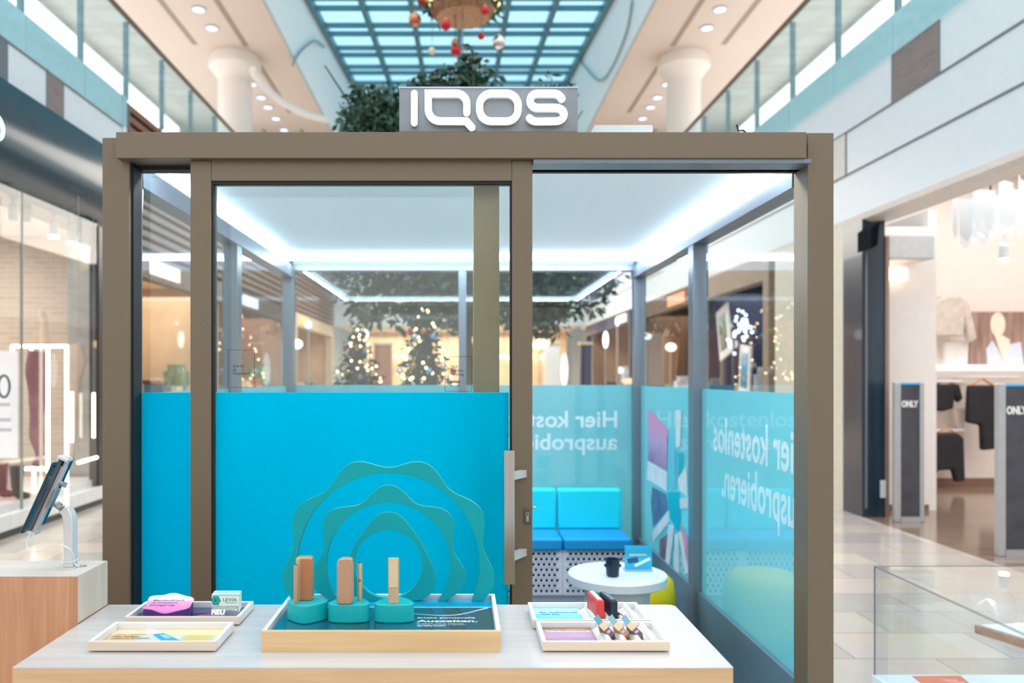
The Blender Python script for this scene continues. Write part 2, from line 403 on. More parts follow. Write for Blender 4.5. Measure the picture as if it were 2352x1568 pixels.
# skylight: bars that follow the rising roof
AL = pbr('skylight_bar', (84, 132, 146), .5, .2)
root = thing('skylight_grid', 'glazed roof of blue-grey bars over the atrium, above the hanging wreath', 'skylight', (0, 24, zt(24)))
def sk(x, y): return Vector((x, y, zt(y)))
edges = [-1, -.655, -.325, .0, .33, .65, 1]
ny = 12.0
def half(y): return 4.1
for e in edges:
    mb = MB(); a, c = sk(4.01 * e, 13), sk(4.01 * e, 33.8)
    u = (c - a) / 2
    mb.obox((a + c) / 2, u, (.07, 0, 0), (0, 0, .11)); mb.build('rafter', AL, root)
y = 14.3
while y < 33.5:
    for yy in (y, y + .78):
        a, c = sk(-4.06, yy), sk(4.06, yy)
        MB().obox((a + c) / 2, (c - a) / 2, (0, .055, .006), (0, 0, .07)).build('purlin', AL, root)
    y += 2.25
MB().obox((sk(-4.1, 13) + sk(4.1, 33.8)) / 2 + Vector((0, 0, .14)), (4.07, 0, 0), (0, 10.4, 1.248), (0, 0, .008)).build('roof_glass', glass('roof_glass', (212, 238, 245)), root)

# downlights in the gallery ceilings
dl0 = None
for sd in (-1, 1):
    for i, y in enumerate((16.8, 17.7, 21.1, 22.1, 22.9, 23.9, 25.0, 26.1)):
        lab = 'recessed bluish downlight in the %s gallery ceiling, %s' % ('left' if sd < 0 else 'right', ['nearest', 'second nearest', 'third', 'fourth', 'fifth', 'sixth', 'seventh', 'farthest'][i] + ' of its row')
        if dl0 is None:
            dl0 = thing('downlight', lab, 'light', (sd * 5.53, y, 9.39), 'downlights of the gallery ceilings')
            MB().lathe([(.15, 0), (.15, .012), (.12, .014)], (sd * 5.53, y, 9.375), 20).build('trim_ring', pbr('ring_white', (200, 205, 225), .4), dl0)
            MB().lathe([(.115, 0), (.115, .004)], (sd * 5.53, y, 9.370), 20).build('lens', emit('downlight_lens', (200, 214, 255), 2.6), dl0)
        else: dup(dl0, lab, None, (sd * 5.53, y, 9.39))

# cables and garland hanging along the skylight well
def cable(name, pts, r, mat, label, cat='cable'):
    Q = []
    pts = [Vector(p) for p in pts]
    for i in range(len(pts) - 1):
        p0, p1, p2, p3 = pts[max(i - 1, 0)], pts[i], pts[i + 1], pts[min(i + 2, len(pts) - 1)]
        for k in range(6):
            s_ = k / 6
            Q.append(.5 * ((2 * p1) + (-p0 + p2) * s_ + (2 * p0 - 5 * p1 + 4 * p2 - p3) * s_ ** 2 + (-p0 + 3 * p1 - 3 * p2 + p3) * s_ ** 3))
    Q.append(pts[-1])
    return tag(MB().tube(Q, r, 8).build(name, mat, smooth=True), label, cat)
CG = pbr('cable_grey', (130, 160, 172), .6)
def onwell(px, py, sd):
    Y = PX(px, sd * 4.05); return (sd * 4.05, Y, H - (py - CY) * Y / F)
cable('roof_cable', [onwell(*q, -1) for q in ((672, 150), (690, 118), (722, 94), (745, 108))], .03, CG, 'dark cable looping on the left wall of the skylight well')
cable('roof_cable', [onwell(*q, 1) for q in ((1452, 0), (1440, 70), (1408, 150), (1378, 185), (1345, 155), (1325, 130))], .03, CG, 'dark cable swagging on the right wall of the skylight well')
cable('garland', [P(580, 160, 18.4), P(606, 198, 19.2), P(650, 235, 20.2), P(700, 262, 21), P(750, 275, 22)], .09, pbr('garland_white', (244, 242, 240), .7), 'white garland swooping from the left round column to the skylight', 'garland')

# ================================================================ LEFT SHOP (boots and stockings)
DK = pbr('shop_fascia_dark', (14, 62, 80), .22, coat=.12, var=.1, scale=2)
struct(MB().prism([(-4.60, 4.53), (-4.44, 4.50), (-4.42, 4.2), (-4.44, 3.95), (-4.50, 3.72), (-4.60, 3.58), (-4.70, 3.50), (-5.1, 3.50), (-5.1, 4.53)], 5.0, 10.85, 'Y').build('wall_canopy_left', DK, smooth=True))
root = thing('shop_sign', 'glowing green-white ring letter cut by the left edge of the photo', 'sign', (-4.40, 7.53, 3.97))
pts = [(-4.40, 7.53 + .11 * cos(a), 3.97 + .11 * sin(a)) for a in [2 * pi * k / 24 for k in range(25)]]
MB().tube(pts, .014, 8).build('letter', emit('sign_green_white', (190, 255, 236), 4), root, smooth=True)
# platform and kerb
struct(MB().box(-9, -4.62, 5.5, 10.3, 0, .30).build('trim_15', pbr('platform_white', (232, 230, 226), .3)))
struct(MB().box(-4.62, -4.50, 5.5, 10.3, 0, .07).build('trim_16', pbr('kerb_dark', (62, 62, 66), .5)))
struct(MB().box(-4.62, -4.50, 5.5, 10.3, .07, .22).build('trim_17', pbr('kerb_white', (228, 228, 226), .35)))
struct(MB().box(-9, -4.75, 11.0, 11.1, 0, 3.6).build('wall_shop_left_back', brick_mat('pale_brick', (206, 190, 174), (194, 178, 162), (212, 198, 184), .24, .07, .8, .008)))
struct(MB().box(-9.1, -9, 5, 11.1, 0, 3.6).build('wall_shop_left_side', WHITE))
struct(MB().box(-9, -4.7, 5, 11.0, 3.56, 3.6).build('ceiling_shop_left', pbr('shop_ceiling_cream', (228, 214, 204), .7)))
o = MB().box(-5.12, -4.78, 10.35, 10.75, 0, 3.5).build('concrete_pier', pbr('concrete', (170, 168, 164), .8, var=.18, scale=3, stretch=(1, 1, 3)))
tag(o, 'grey concrete pier in the left shop window beside the kiosk post', 'column')
struct(MB().box(-4.66, -4.54, 9.98, 10.25, 0, 3.5).build('trim_18', pbr('frame_black', (26, 30, 34), .3)))
yj = PX(50, -4.56)
for a, c in ((5.5, yj - .01), (yj + .01, 9.98)):
    struct(MB().box(-4.57, -4.555, a, c, .22, 3.52).build('window_%d' % (1 if a < 6 else 2), GLASS))
struct(MB().box(-4.575, -4.55, yj - .008, yj + .008, .22, 3.52).build('trim_19', pbr('joint_grey', (140, 145, 140), .4)))
struct(MB().box(-5.2, -4.7, 5.4, 8.1, 3.25, 3.29).build('trim_20', BLACK))
# track spotlights
GS = pbr('spot_grey', (150, 154, 152), .4)
def spot(loc, on, label, tilt=0):
    r_ = thing('track_spotlight', label, 'light', loc, 'track spotlights of the left shop')
    x, y, z = loc
    MB().box(x - .008, x + .008, y - .008, y + .008, z + .06, 3.56).build('stem', GS, r_)
    MB().lathe([(.055, -.09), (.055, .06), (.03, .09)], (x, y, z), 16).build('lamp_head', GS, r_, smooth=True)
    if on: MB().lathe([(.058, -.115), (.058, -.092)], (x, y, z), 16).build('bulb', emit('spot_bulb', (255, 250, 225), 14), r_)
    return r_
for (px, py, Y, on, lb) in ((30, 487, 8.6, 0, 'grey unlit spotlight nearest the left edge of the photo'), (60, 492, 9.0, 0, 'grey unlit spotlight beside the glass joint of the left shop'),
                            (123, 524, 9.4, 1, 'lit spotlight hanging alone in the left shop window'), (163, 540, 10.0, 1, 'first of the three clustered lit spotlights in the left shop'),
                            (181, 546, 10.15, 1, 'middle of the three clustered lit spotlights in the left shop'), (199, 552, 10.25, 1, 'last of the three clustered spotlights, nearest the kiosk')):
    spot(tuple(P(px, py, Y)), on, lb)
# neon frames
NE = emit('neon_white', (255, 250, 226), 5)
def neon(label, segs, Y0):
    pts0 = [P(a, b_, Y) for (a, b_, Y) in segs[0]]
    r_ = thing('neon_frame', label, 'light', (pts0[0].x, pts0[0].y, .3), 'neon tube frames in the left shop window')
    for sg in segs:
        MB().tube([P(a, b_, Y) for (a, b_, Y) in sg], .019, 8).build('tube', NE, r_, smooth=True)
    if len(segs) == 1:
        q = P(*segs[0][0]); MB().tube([q, Vector((q.x, q.y, 3.56))], .003, 5).build('wire', GS, r_)
neon('large glowing neon frame around the mauve stocking leg', [[(27, 795, 8.9), (155, 795, 8.9)], [(153, 795, 8.9), (153, 1160, 8.9)], [(110, 800, 8.7), (110, 1085, 8.7)],
     [(28, 795, 8.9), (28, 815, 8.9)], [(72, 797, 9.3), (72, 835, 9.3)], [(27, 1076, 9.0), (115, 1076, 9.0)], [(78, 1060, 9.1), (78, 1150, 9.1)]], 9)
neon('short upright neon tube beside the beige torso', [[(165, 900, 9.4), (165, 1015, 9.4)]], 9)
neon('upright neon tube nearest the kiosk post', [[(215, 902, 9.7), (215, 1005, 9.7)]], 9)
neon('level neon tube reaching toward the kiosk post', [[(180, 1062, 8.6), (222, 1050, 9.3)]], 9)
# legs on show
def limb(name, label, cat, pts, rad, mat, seg=14):
    Q = []; RR = []
    for i in range(len(pts) - 1):
        for k in range(5):
            s_ = k / 5; s2 = s_ * s_ * (3 - 2 * s_)
            Q.append(pts[i].lerp(pts[i + 1], s_)); RR.append(rad[i] + (rad[i + 1] - rad[i]) * s2)
    Q.append(pts[-1]); RR.append(rad[-1])
    return tag(MB().tube(Q, RR, seg).build(name, mat, smooth='all'), label, cat)
MV = pbr('mauve_stocking', (128, 84, 92), .6); SK_ = pbr('beige_form', (214, 190, 170), .5); RD = pbr('dark_red', (112, 40, 44), .4)
Yl = 8.95
limb('stocking_form', 'mauve stockinged mannequin leg standing inside the large neon frame', 'mannequin', [P(90, 806, Yl), P(86, 850, Yl), P(88, 905, Yl), P(84, 960, Yl), P(84, 1000, Yl), P(92, 1045, Yl), P(88, 1063, Yl), P(76, 1066, Yl)],
     [.115, .125, .10, .072, .078, .045, .05, .03], MV)
limb('foot_form', 'beige upturned mannequin foot above the large neon frame', 'mannequin', [P(104, 790, 9.2), P(103, 760, 9.2), P(102, 735, 9.2), P(98, 720, 9.2), P(90, 718, 9.2)], [.06, .052, .04, .045, .03], SK_)
limb('mannequin_torso', 'beige mannequin hip form behind the neon frame', 'mannequin', [P(172, 792, 9.9), P(172, 830, 9.9), P(166, 880, 9.9), P(164, 960, 9.9), P(162, 1050, 9.9)], [.09, .13, .09, .07, .05], SK_)
o = MB().box(*sorted((P(-40, 0, 8.6).x, P(75, 0, 8.6).x)), 8.3, 8.9, .30, P(0, 1146, 8.4).z).build('display_podium', pbr('pink_podium', (214, 176, 172), .5), bevel=.01)
tag(o, 'pink podium carrying boots in the left shop window', 'podium')
def boot(name, label, px, mat, Y, h=70):
    base = P(0, 1146, 8.4).z
    x = P(px, 0, Y).x; s_ = Y / F
    limb(name, label, 'boot', [Vector((x, Y, base + h * s_)), Vector((x, Y, base + .5 * h * s_)), Vector((x + .005, Y, base + .06)), Vector((x + .04, Y, base + .035)), Vector((x + .13, Y, base + .03))], [.075, .06, .05, .045, .03], mat)
boot('boot', 'dark red boot on the pink podium at the left edge', 3, RD, 8.58, 78)
boot('boot', 'black boot on the pink podium next to the neon tube', 39, pbr('boot_black', (40, 30, 34), .35), 8.45, 76)
boot('boot', 'white boot between the red and the black boot', 19, pbr('boot_white', (226, 216, 208), .4), 8.84, 60)
root = thing('poster_stand', 'white poster with a dark ring at the left edge of the shop window', 'poster', tuple(P(10, 1100, 8.2)))
a, c = P(-60, 806, 8.2), P(38, 1052, 8.2)
MB().box(a.x, c.x, 8.2, 8.23, c.z, a.z).build('board', emit('lit_poster', (255, 252, 250), 1.0), root, bevel=.004)
pts = [P(9 + 13 * cos(q), 887 + 25 * sin(q), 8.19) for q in [2 * pi * k / 24 for k in range(25)]]
MB().tube(pts, .013, 6).build('ring_print', pbr('print_teal', (30, 70, 84), .6), root, smooth=True)
mb = MB()
for yy, x1 in ((925, 22), (960, 24), (983, 25)): mb.box(P(-6, 0, 8.19).x, P(x1, 0, 8.19).x, 8.188, 8.199, P(0, yy + 8, 8.19).z, P(0, yy, 8.19).z)
mb.build('print_lines', pbr('print_faint', (196, 200, 208), .7), root)

# ================================================================ RIGHT SHOP
struct(MB().prism([(4.60, 9.05), (4.86, 9.05), (4.86, 9.5), (4.60, 9.5)], 0, 3.46, 'Z').build('wall_pier_right', pbr('pier_navy', (40, 56, 72), .25, coat=.3, var=.3, scale=2, stretch=(6, 6, .4))))
struct(MB().box(4.86, 4.90, 9.03, 9.08, 0, 3.2).build('trim_21', pbr('pier_edge', (150, 128, 112), .4)))
struct(MB().box(4.63, 4.645, 9.02, 9.049, .1, 3.0).build('trim_22', MATS['seam_grey']))
o = MB().box(4.80, 4.86, 9.02, 9.045, .22, .42).build('socket_box', WHITE, bevel=.006); tag(o, 'small white socket plate low on the dark pier', 'socket')
o = MB().prism([(P(1985, 0, 8.9).x, P(0, 530, 8.9).z), (P(2004, 0, 8.9).x, P(0, 515, 8.9).z), (P(2000, 0, 8.9).x, P(0, 568, 8.9).z), (P(1985, 0, 8.9).x, P(0, 576, 8.9).z)], 8.75, 9.049).build('blade_sign', pbr('blade_dark', (14, 20, 28), .85, spec=.1))
tag(o, 'dark blade sign at the top of the navy pier', 'sign')
SW = pbr('shop_wall_white', (244, 238, 234), .6, var=.02)
struct(MB().box(4.9, 5.62, 9.5, 9.6, 0, 3.4).build('wall_shop_right_1', SW))
struct(MB().box(5.62, 5.72, 9.5, 11.6, 0, 3.6).build('wall_shop_right_2', SW))
struct(MB().box(5.6, 12, 11.6, 11.7, 0, 4.6).build('wall_shop_right_3', pbr('shop_wall_warm', (236, 224, 216), .6, var=.02)))
struct(MB().box(11.9, 12, 4, 11.6, 0, 4.6).build('wall_shop_right_4', SW))
struct(MB().box(5.0, 12, 4, 11.6, 4.55, 4.6).build('ceiling_shop_right', SW))
struct(MB().box(5.62, 9.5, 11.57, 11.6, 0, .12).build('baseboard_shop_right', wood('base_brown', (120, 90, 72), (150, 116, 94), .5)))
struct(MB().box(4.9, 5.62, 9.48, 9.5, 0, .07).build('baseboard_pier', MATS['base_brown']))
o = MB().box(P(2000, 0, 9.2).x, P(2142, 0, 9.2).x, 9.15, 9.45, P(0, 596, 9.2).z, P(0, 540, 9.2).z).build('air_curtain_box', WHITE, bevel=.02)
tag(o, 'white box hanging above the white wall inside the clothes shop', 'air curtain')
o = MB().box(P(2040, 0, 9.3).x, P(2095, 0, 9.3).x, 9.38, 9.46, P(0, 640, 9.3).z, P(0, 612, 9.3).z).build('wall_light', emit('warm_spot', (255, 226, 196), 4), bevel=.02)
tag(o, 'warm glowing light at the top of the white shop wall', 'light')
# security gates
def gate(px0, px1, Y, label, txt, zt_=None):
    x0, x1 = P(px0, 0, Y).x, P(px1, 0, Y).x
    r_ = thing('security_gate', label, 'security gate', ((x0 + x1) / 2, Y, 0), 'security gates at the shop entrance')
    AL_ = pbr('gate_silver', (186, 188, 192), .35, .5)
    MB().box(x0, x0 + .07, Y - .03, Y + .03, 0, 1.54).build('upright', AL_, r_, bevel=.008)
    MB().box(x1 - .05, x1, Y - .03, Y + .03, 0, 1.54).build('upright', AL_, r_, bevel=.008)
    MB().box(x0 + .07, x1 - .05, Y - .03, Y + .03, 0, .06).build('base_rail', AL_, r_)
    MB().box(x0 + .07, x1 - .05, Y - .03, Y + .03, 1.515, 1.535).build('lit_top', emit('gate_blue', (70, 190, 250), 1.0), r_)
    MB().box(x0 + .07, x1 - .05, Y - .018, Y + .018, .06, 1.515).build('panel', pbr('gate_panel', (70, 70, 78), .35, var=.3, scale=5), r_)
    text(txt, .065, 'lettering', pbr('gate_letter', (236, 232, 232), .5), r_, (x0 + .079, Y - .018, 1.27), (1, 0, 0), (0, 0, 1), (0, -1, 0), bold=.005, fit=.185)
gate(2052, 2120, 8.74, 'narrow dark security gate beside the white shop wall', 'ONLY')
gate(2288, 2400, 7.08, 'dark security gate cut by the right edge of the photo', 'ONLY')
# shelf, rails and clothes on the back wall
o = MB().box(P(2130, 0, 11.3).x, 9.2, 11.2, 11.58, P(0, 850, 11.3).z, P(0, 838, 11.3).z).build('wall_shelf', emit('lit_shelf', (255, 252, 246), 1.5)); tag(o, 'long white lit shelf on the back wall of the clothes shop', 'shelf')
def rail(x0p, x1p, yp, label, Y=11.25):
    a, c = P(x0p, yp, Y), P(x1p, yp, Y)
    r_ = thing('clothes_rail', label, 'rail', ((a.x + c.x) / 2, Y, a.z), 'rails on the back wall of the clothes shop')
    MB().tube([a, c], .015, 8).build('bar', WHITE, r_, smooth=True)
    for q in (a, c): MB().tube([q, q + Vector((0, .33, 0))], .012, 8).build('bracket', WHITE, r_, smooth=True)
rail(2140, 2210, 876, 'short white rail above the black top'); rail(2225, 2340, 866, 'white rail with wooden hangers above the long black jacket'); rail(2128, 2215, 988, 'lower white rail above the black sweater')
def garment(label, outline, Y, mat, hanger=None, cat='clothes', name='hanging_garment', grp='black clothes on the back wall of the clothes shop'):
    pts = [P(a, b_, Y) for a, b_ in outline]
    zb = max(p.z for p in pts)
    r_ = thing(name, label, cat, (sum(p.x for p in pts) / len(pts), Y, min(p.z for p in pts)), grp)
    mb = MB().prism([(p.x, p.z) for p in pts], Y - .05, Y + .05)
    g = mb.build('cloth', mat, r_, bevel=.035, seg=3)
    tp_ = max(pts, key=lambda p: p.z); MB().tube([Vector((r_.location.x, Y + .04, tp_.z - .02)), Vector((r_.location.x, 11.6, tp_.z + .01))], .008, 6).build('wall_hook', CHROME, r_)
    if hanger:
        a, b_, c = [P(*q, Y) for q in hanger]
        MB().tube([a, b_, c], .018, 8).build('hanger', pbr('hanger_wood', (214, 150, 90), .4), r_, smooth=True)
BK = pbr('cloth_black', (38, 37, 42), .8, var=.3, scale=9)
garment('black short top hanging under the short rail', [(2135, 882), (2200, 882), (2208, 915), (2198, 925), (2190, 905), (2186, 938), (2160, 945), (2134, 935)], 11.3, BK, ((2140, 884), (2170, 874), (2200, 884)))
garment('long black jacket hanging at the right, above the gate', [(2222, 884), (2284, 884), (2290, 1030), (2252, 1034), (2250, 976), (2218, 970)], 11.15, BK, ((2226, 886), (2255, 868), (2284, 886)))
garment('black sweater hanging on a wooden hanger, lowest of the clothes', [(2132, 1000), (2150, 994), (2196, 994), (2211, 1004), (2214, 1104), (2192, 1107), (2184, 1078), (2150, 1080), (2146, 1106), (2130, 1104)], 11.25, BK, ((2140, 998), (2172, 982), (2206, 998)))
garment('cream cloth hanging between the black clothes', [(2186, 932), (2214, 935), (2208, 1002), (2200, 1002)], 11.4, pbr('cloth_cream', (232, 222, 212), .8))
TN = pbr('cloth_tan', (214, 202, 190), .8, var=.12)
garment('pale jacket with long sleeves pinned high on the back wall', [(2150, 690), (2172, 680), (2200, 680), (2222, 692), (2240, 778), (2222, 788), (2212, 742), (2210, 772), (2146, 772), (2140, 742), (2128, 790), (2112, 786), (2126, 720)], 11.3, TN, grp='pale jackets on the back wall')
garment('brown sleeve of a darker jacket behind the pale jacket', [(2122, 700), (2134, 695), (2116, 790), (2104, 790), (2106, 730)], 11.45, pbr('cloth_brown', (140, 118, 104), .8), grp='pale jackets on the back wall')
garment('pale folded shirt hanging under the pale jacket', [(2165, 782), (2222, 782), (2220, 836), (2168, 836)], 11.45, pbr('cloth_pale', (236, 230, 226), .8), grp='pale jackets on the back wall')
# photo poster of a person on the back wall
root = thing('fashion_poster', 'brown photo poster of a blurred blonde person in pale blue shirt', 'poster', tuple(P(2310, 836, 11.55)))
a, c = P(2226, 716, 11.55), P(2430, 836, 11.55)
MB().box(a.x, c.x, 11.54, 11.58, c.z, a.z).build('print', pbr('poster_brown', (158, 128, 116), .6, var=.35, scale=3, stretch=(4, 1, .6)), root)
pe = lambda cx_, cy_, rx, ry: MB().prism([(P(cx_ + rx * cos(q), 0, 11.53).x, P(0, cy_ + ry * sin(q), 11.53).z) for q in [2 * pi * k / 20 for k in range(20)]], 11.53, 11.538)
MB().prism([(P(q[0], 0, 11.53).x, P(0, q[1], 11.53).z) for q in ((2268, 836), (2266, 800), (2280, 782), (2292, 800), (2305, 830), (2318, 790), (2345, 785), (2352, 836))], 11.534, 11.539).build('shirt_print', pbr('shirt_blue', (214, 218, 238), .6), root)
pe(2292, 745, 17, 28).build('face_print', pbr('face_pale', (250, 228, 206), .6), root)
MB().prism([(P(q[0], 0, 11.53).x, P(0, q[1], 11.53).z) for q in ((2285, 768), (2300, 768), (2320, 780), (2318, 800), (2306, 830), (2294, 798))], 11.532, 11.539).build('neck_print', MATS['face_pale'], root)
# pendant cluster
root = thing('paper_pendant', 'large white pendant of overlapping translucent paper leaves in the clothes shop', 'lamp', tuple(P(2270, 560, 8.6)))
PW = film('paper_leaf', (240, 244, 246), .15)
cc = P(2275, 495, 8.6)
for k in range(22):
    an = 2 * pi * k / 11 + (.3 if k > 10 else 0); rr = .34 if k < 11 else .2
    x, y = cc.x + rr * cos(an), cc.y + rr * sin(an)
    z0 = cc.z - .22 + .06 * sin(3 * an); hgt = .42 + .08 * cos(5 * an)
    dx, dy = -sin(an) * .08, cos(an) * .08
    MB().add([(x - dx, y - dy, z0 + .05), (x + dx * .2, y + dy * .2, z0 - .04), (x + dx, y + dy, z0 + .04), (x + dx * 1.1, y + dy * 1.1, z0 + hgt), (x - dx * 1.1, y - dy * 1.1, z0 + hgt + .04)], [(0, 1, 2, 3, 4)]).build('paper_leaf', PW, root)
MB().ball(tuple(P(2268, 525, 8.6)), .085, 16, 10).build('bulb', emit('pendant_bulb', (255, 255, 255), 5), root, smooth='all')
MB().tube([cc + Vector((0, 0, .2)), Vector((cc.x, cc.y, 4.55))], .01, 6).build('cord', BLACK, root)
for i, (px, py, lb) in enumerate(((2306, 598, 'small lit spotlight below the paper pendant'), (2341, 478, 'bright lit spotlight at the right edge above the clothes'))):
    q = P(px, py, 8.8); r_ = thing('ceiling_spotlight', lb, 'light', tuple(q), 'ceiling spotlights of the clothes shop')
    MB().lathe([(.05, .02), (.05, .16), (.02, .2)], tuple(q), 14).build('lamp_head', WHITE, r_, smooth=True)
    MB().tube([q + Vector((0, 0, .19)), Vector((q.x, q.y, 4.55))], .008, 6).build('stem', WHITE, r_)
    MB().lathe([(.048, -.005), (.048, .02)], tuple(q), 14).build('bulb', emit('spot_bulb2', (255, 250, 240), 8), r_)

# ================================================================ FAR SHOPS seen through the kiosk
SHELFC = [(200, 120, 90), (180, 190, 200), (230, 200, 160), (90, 120, 150), (210, 80, 70), (240, 235, 225), (120, 150, 120), (70, 60, 70)]
struct(MB().box(4.60, 4.80, 9.5, 11.55, 0, 3.4).build('wall_facade_right', pbr('facade_beige', (216, 210, 196), .5)))
def storefront(sd, y0, y1, label, back, frame, light=None, goods=7, signcol=None):
    X = sd * 4.6
    r_ = thing('storefront', label, 'shop front', (X, (y0 + y1) / 2, 0), 'far shop fronts of the hall')
    q0, q1 = sorted((sd * 4.58, sd * 4.78))
    for y in (y0, y1 - .22): MB().box(q0, q1, y, y + .22, 0, 3.42).build('pier', frame, r_)
    MB().box(q0, q1, y0 + .22, y1 - .22, 3.05, 3.42).build('lintel', frame, r_)
    q0, q1 = sorted((sd * 6.5, sd * 6.6)); MB().box(q0, q1, y0, y1, 0, 3.42).build('back_panel', back, r_)
    q0, q1 = sorted((sd * 4.85, sd * 6.5)); MB().box(q0, q1, y0, y0 + .05, 0, 3.42).build('side_panel', back, r_); MB().box(q0, q1, y1 - .05, y1, 0, 3.42).build('side_panel', back, r_)
    MB().box(q0, q1, y0, y1, 3.36, 3.42).build('soffit', back, r_)
    if signcol:
        q0, q1 = sorted((sd * 4.54, sd * 4.575)); MB().box(q0, q1, y0 + .5, y0 + 1.7, 3.12, 3.34).build('sign_panel', emit('sign_%d_%d_%d' % signcol, signcol, 2.2), r_, bevel=.01)
    for k in range(goods):
        yy = y0 + .5 + (y1 - y0 - 1.0) * (k + .5) / goods
        h_ = .9 + R.random() * 1.1; c_ = R.choice(SHELFC)
        q0, q1 = sorted((sd * (5.0 + R.random() * .3), sd * (5.5 + R.random() * .4)))
        mb = MB()
        for lv in range(4): mb.box(q0, q1, yy - .2, yy + .2, h_ * lv / 4, h_ * lv / 4 + h_ * .16)
        mb.box(q0 + .05, q1 - .05, yy - .15, yy + .15, 0, h_ * .98)
        mb.build('display_unit', pbr('goods_%d_%d_%d' % c_, c_, .5, var=.4, scale=6), r_)
NV = pbr('navy_wall', (22, 42, 84), .5, var=.25, scale=1.2)
storefront(1, 11.74, 15.4, 'navy shop front with beige frame on the right side of the hall', NV, pbr('frame_beige', (150, 130, 112), .5), goods=3)
storefront(1, 15.6, 21, 'dark brown wooden shop front on the right side of the hall', wood('brown_far', (74, 52, 42), (104, 76, 58), .5, 'Z'), pbr('frame_umber', (96, 76, 62), .5), signcol=(255, 170, 130))
storefront(1, 21.2, 28.8, 'warm lit far shop front at the end of the right side', pbr('amber_wall', (200, 168, 134), .5, var=.2, scale=1), pbr('frame_navy', (40, 48, 80), .5), signcol=(255, 240, 210))
storefront(-1, 11.2, 16, 'beige warm shop front beyond the slatted wall on the left', pbr('cream_far', (226, 200, 170), .5, var=.2, scale=1), pbr('frame_grey', (120, 104, 96), .5), signcol=(255, 235, 220))
storefront(-1, 16.2, 22, 'red-brown shop front farther along the left side', pbr('rust_far', (160, 118, 100), .5, var=.25, scale=1), pbr('frame_dark', (66, 46, 42), .5), signcol=(236, 250, 255))
storefront(-1, 22.2, 28.8, 'orange lit far shop front at the end of the left side', pbr('orange_far', (206, 168, 134), .5, var=.2, scale=1), pbr('frame_cream', (206, 180, 150), .5), signcol=(255, 196, 120))
# end shop under the bridge
o = MB().box(-4.5, 4.5, 33.2, 33.4, 0, 3.46).build('end_shop_wall', pbr('end_warm', (206, 178, 148), .5, var=.3, scale=.8)); tag(o, 'warm orange shop wall at the far end of the hall, under the bridge', 'wall')
for i, (px, w_, c_, lb) in enumerate(((880, 30, (140, 96, 74), 'rust display pillar at the far end'), (960, 40, (230, 210, 180), 'cream display pillar at the far end behind the firs'), (1100, 26, (90, 70, 70), 'dark display pillar at the far end'),
                                      (1268, 26, (206, 210, 214), 'white display pillar at the far end, through the kiosk opening'), (1345, 18, (30, 40, 78), 'navy display pillar at the far end, through the kiosk opening'))):
    Y = 27.5; x = P(px, 0, Y).x
    r_ = thing('display_pillar', lb, 'pillar', (x, Y, 0), 'display pillars at the far end of the hall')
    MB().box(x - w_ / 100, x + w_ / 100, Y - .2, Y + .2, 0, 2.7).build('body', pbr('pil_%d_%d_%d' % c_, c_, .5), r_, bevel=.02)
    MB().box(x - w_ / 100 - .05, x + w_ / 100 + .05, Y - .25, Y + .25, 2.7, 2.8).build('cap', pbr('pil_cap', (200, 180, 160), .5), r_)
for i, (px, py, w_, h_, Y, c_, s_, lb) in enumerate(((1240, 790, 40, 22, 26, (255, 226, 170), 5, 'wide warm glowing sign through the kiosk opening at left'), (1296, 850, 18, 80, 24, (250, 250, 255), 1.6, 'tall white glowing sign through the kiosk opening'),
        (1391, 780, 13, 40, 16, (236, 250, 255), 3.5, 'white glowing sign before the brown shop front'), (1418, 738, 10, 22, 17, (240, 240, 255), 2.5, 'small white round lamp high before the brown shop front'),
        (682, 790, 26, 22, 20, (255, 250, 240), 3.5, 'white glowing sign at the left side of the hall'), (708, 745, 16, 18, 18, (225, 250, 255), 2.5, 'round pale lamp left of the tree canopy'),
        (835, 768, 22, 24, 24, (240, 250, 255), 4, 'white glowing globe lamp above the left fir'), (1425, 850, 16, 16, 18, (235, 245, 255), 1.6, 'small pale star lamp low before the brown shop front'),
        (1445, 875, 36, 14, 16, (255, 205, 170), 1.6, 'low peach glowing sign behind the back film'), (1541, 797, 26, 20, 16, (255, 236, 210), 3, 'cream glowing sign seen between the side posts'))):
    q = P(px, py, Y); a, c = w_ * Y / F / 2, h_ * Y / F / 2
    r_ = thing('far_glow', lb, 'lamp', (q.x, q.y, 0), 'lit signs and lamps far along the hall')  # distant lit signs and glows; poles and feet added to stand them up
    MB().ball(tuple(q), 1, 14, 10, (a, .08, c)).build('lamp', emit('far_light_%d' % i, c_, s_), r_, smooth='all')
    MB().tube([q - Vector((0, 0, c * .9)), Vector((q.x, q.y, .02))], .022, 8).build('pole', pbr('pole_grey', (150, 140, 132), .5), r_, smooth=True)
    MB().lathe([(.16, 0), (.16, .02), (.05, .04)], (q.x, q.y, 0), 20).build('foot', pbr('pole_grey', (150, 140, 132), .5), r_, smooth=True)
struct(MB().box(-4.5, 4.5, 29.3, 33.2, 3.46, 3.56).build('ceiling_end_shop', CEIL))
rb = random.Random(11); eb = None
rows = ['front row', 'second row', 'third row', 'back row']
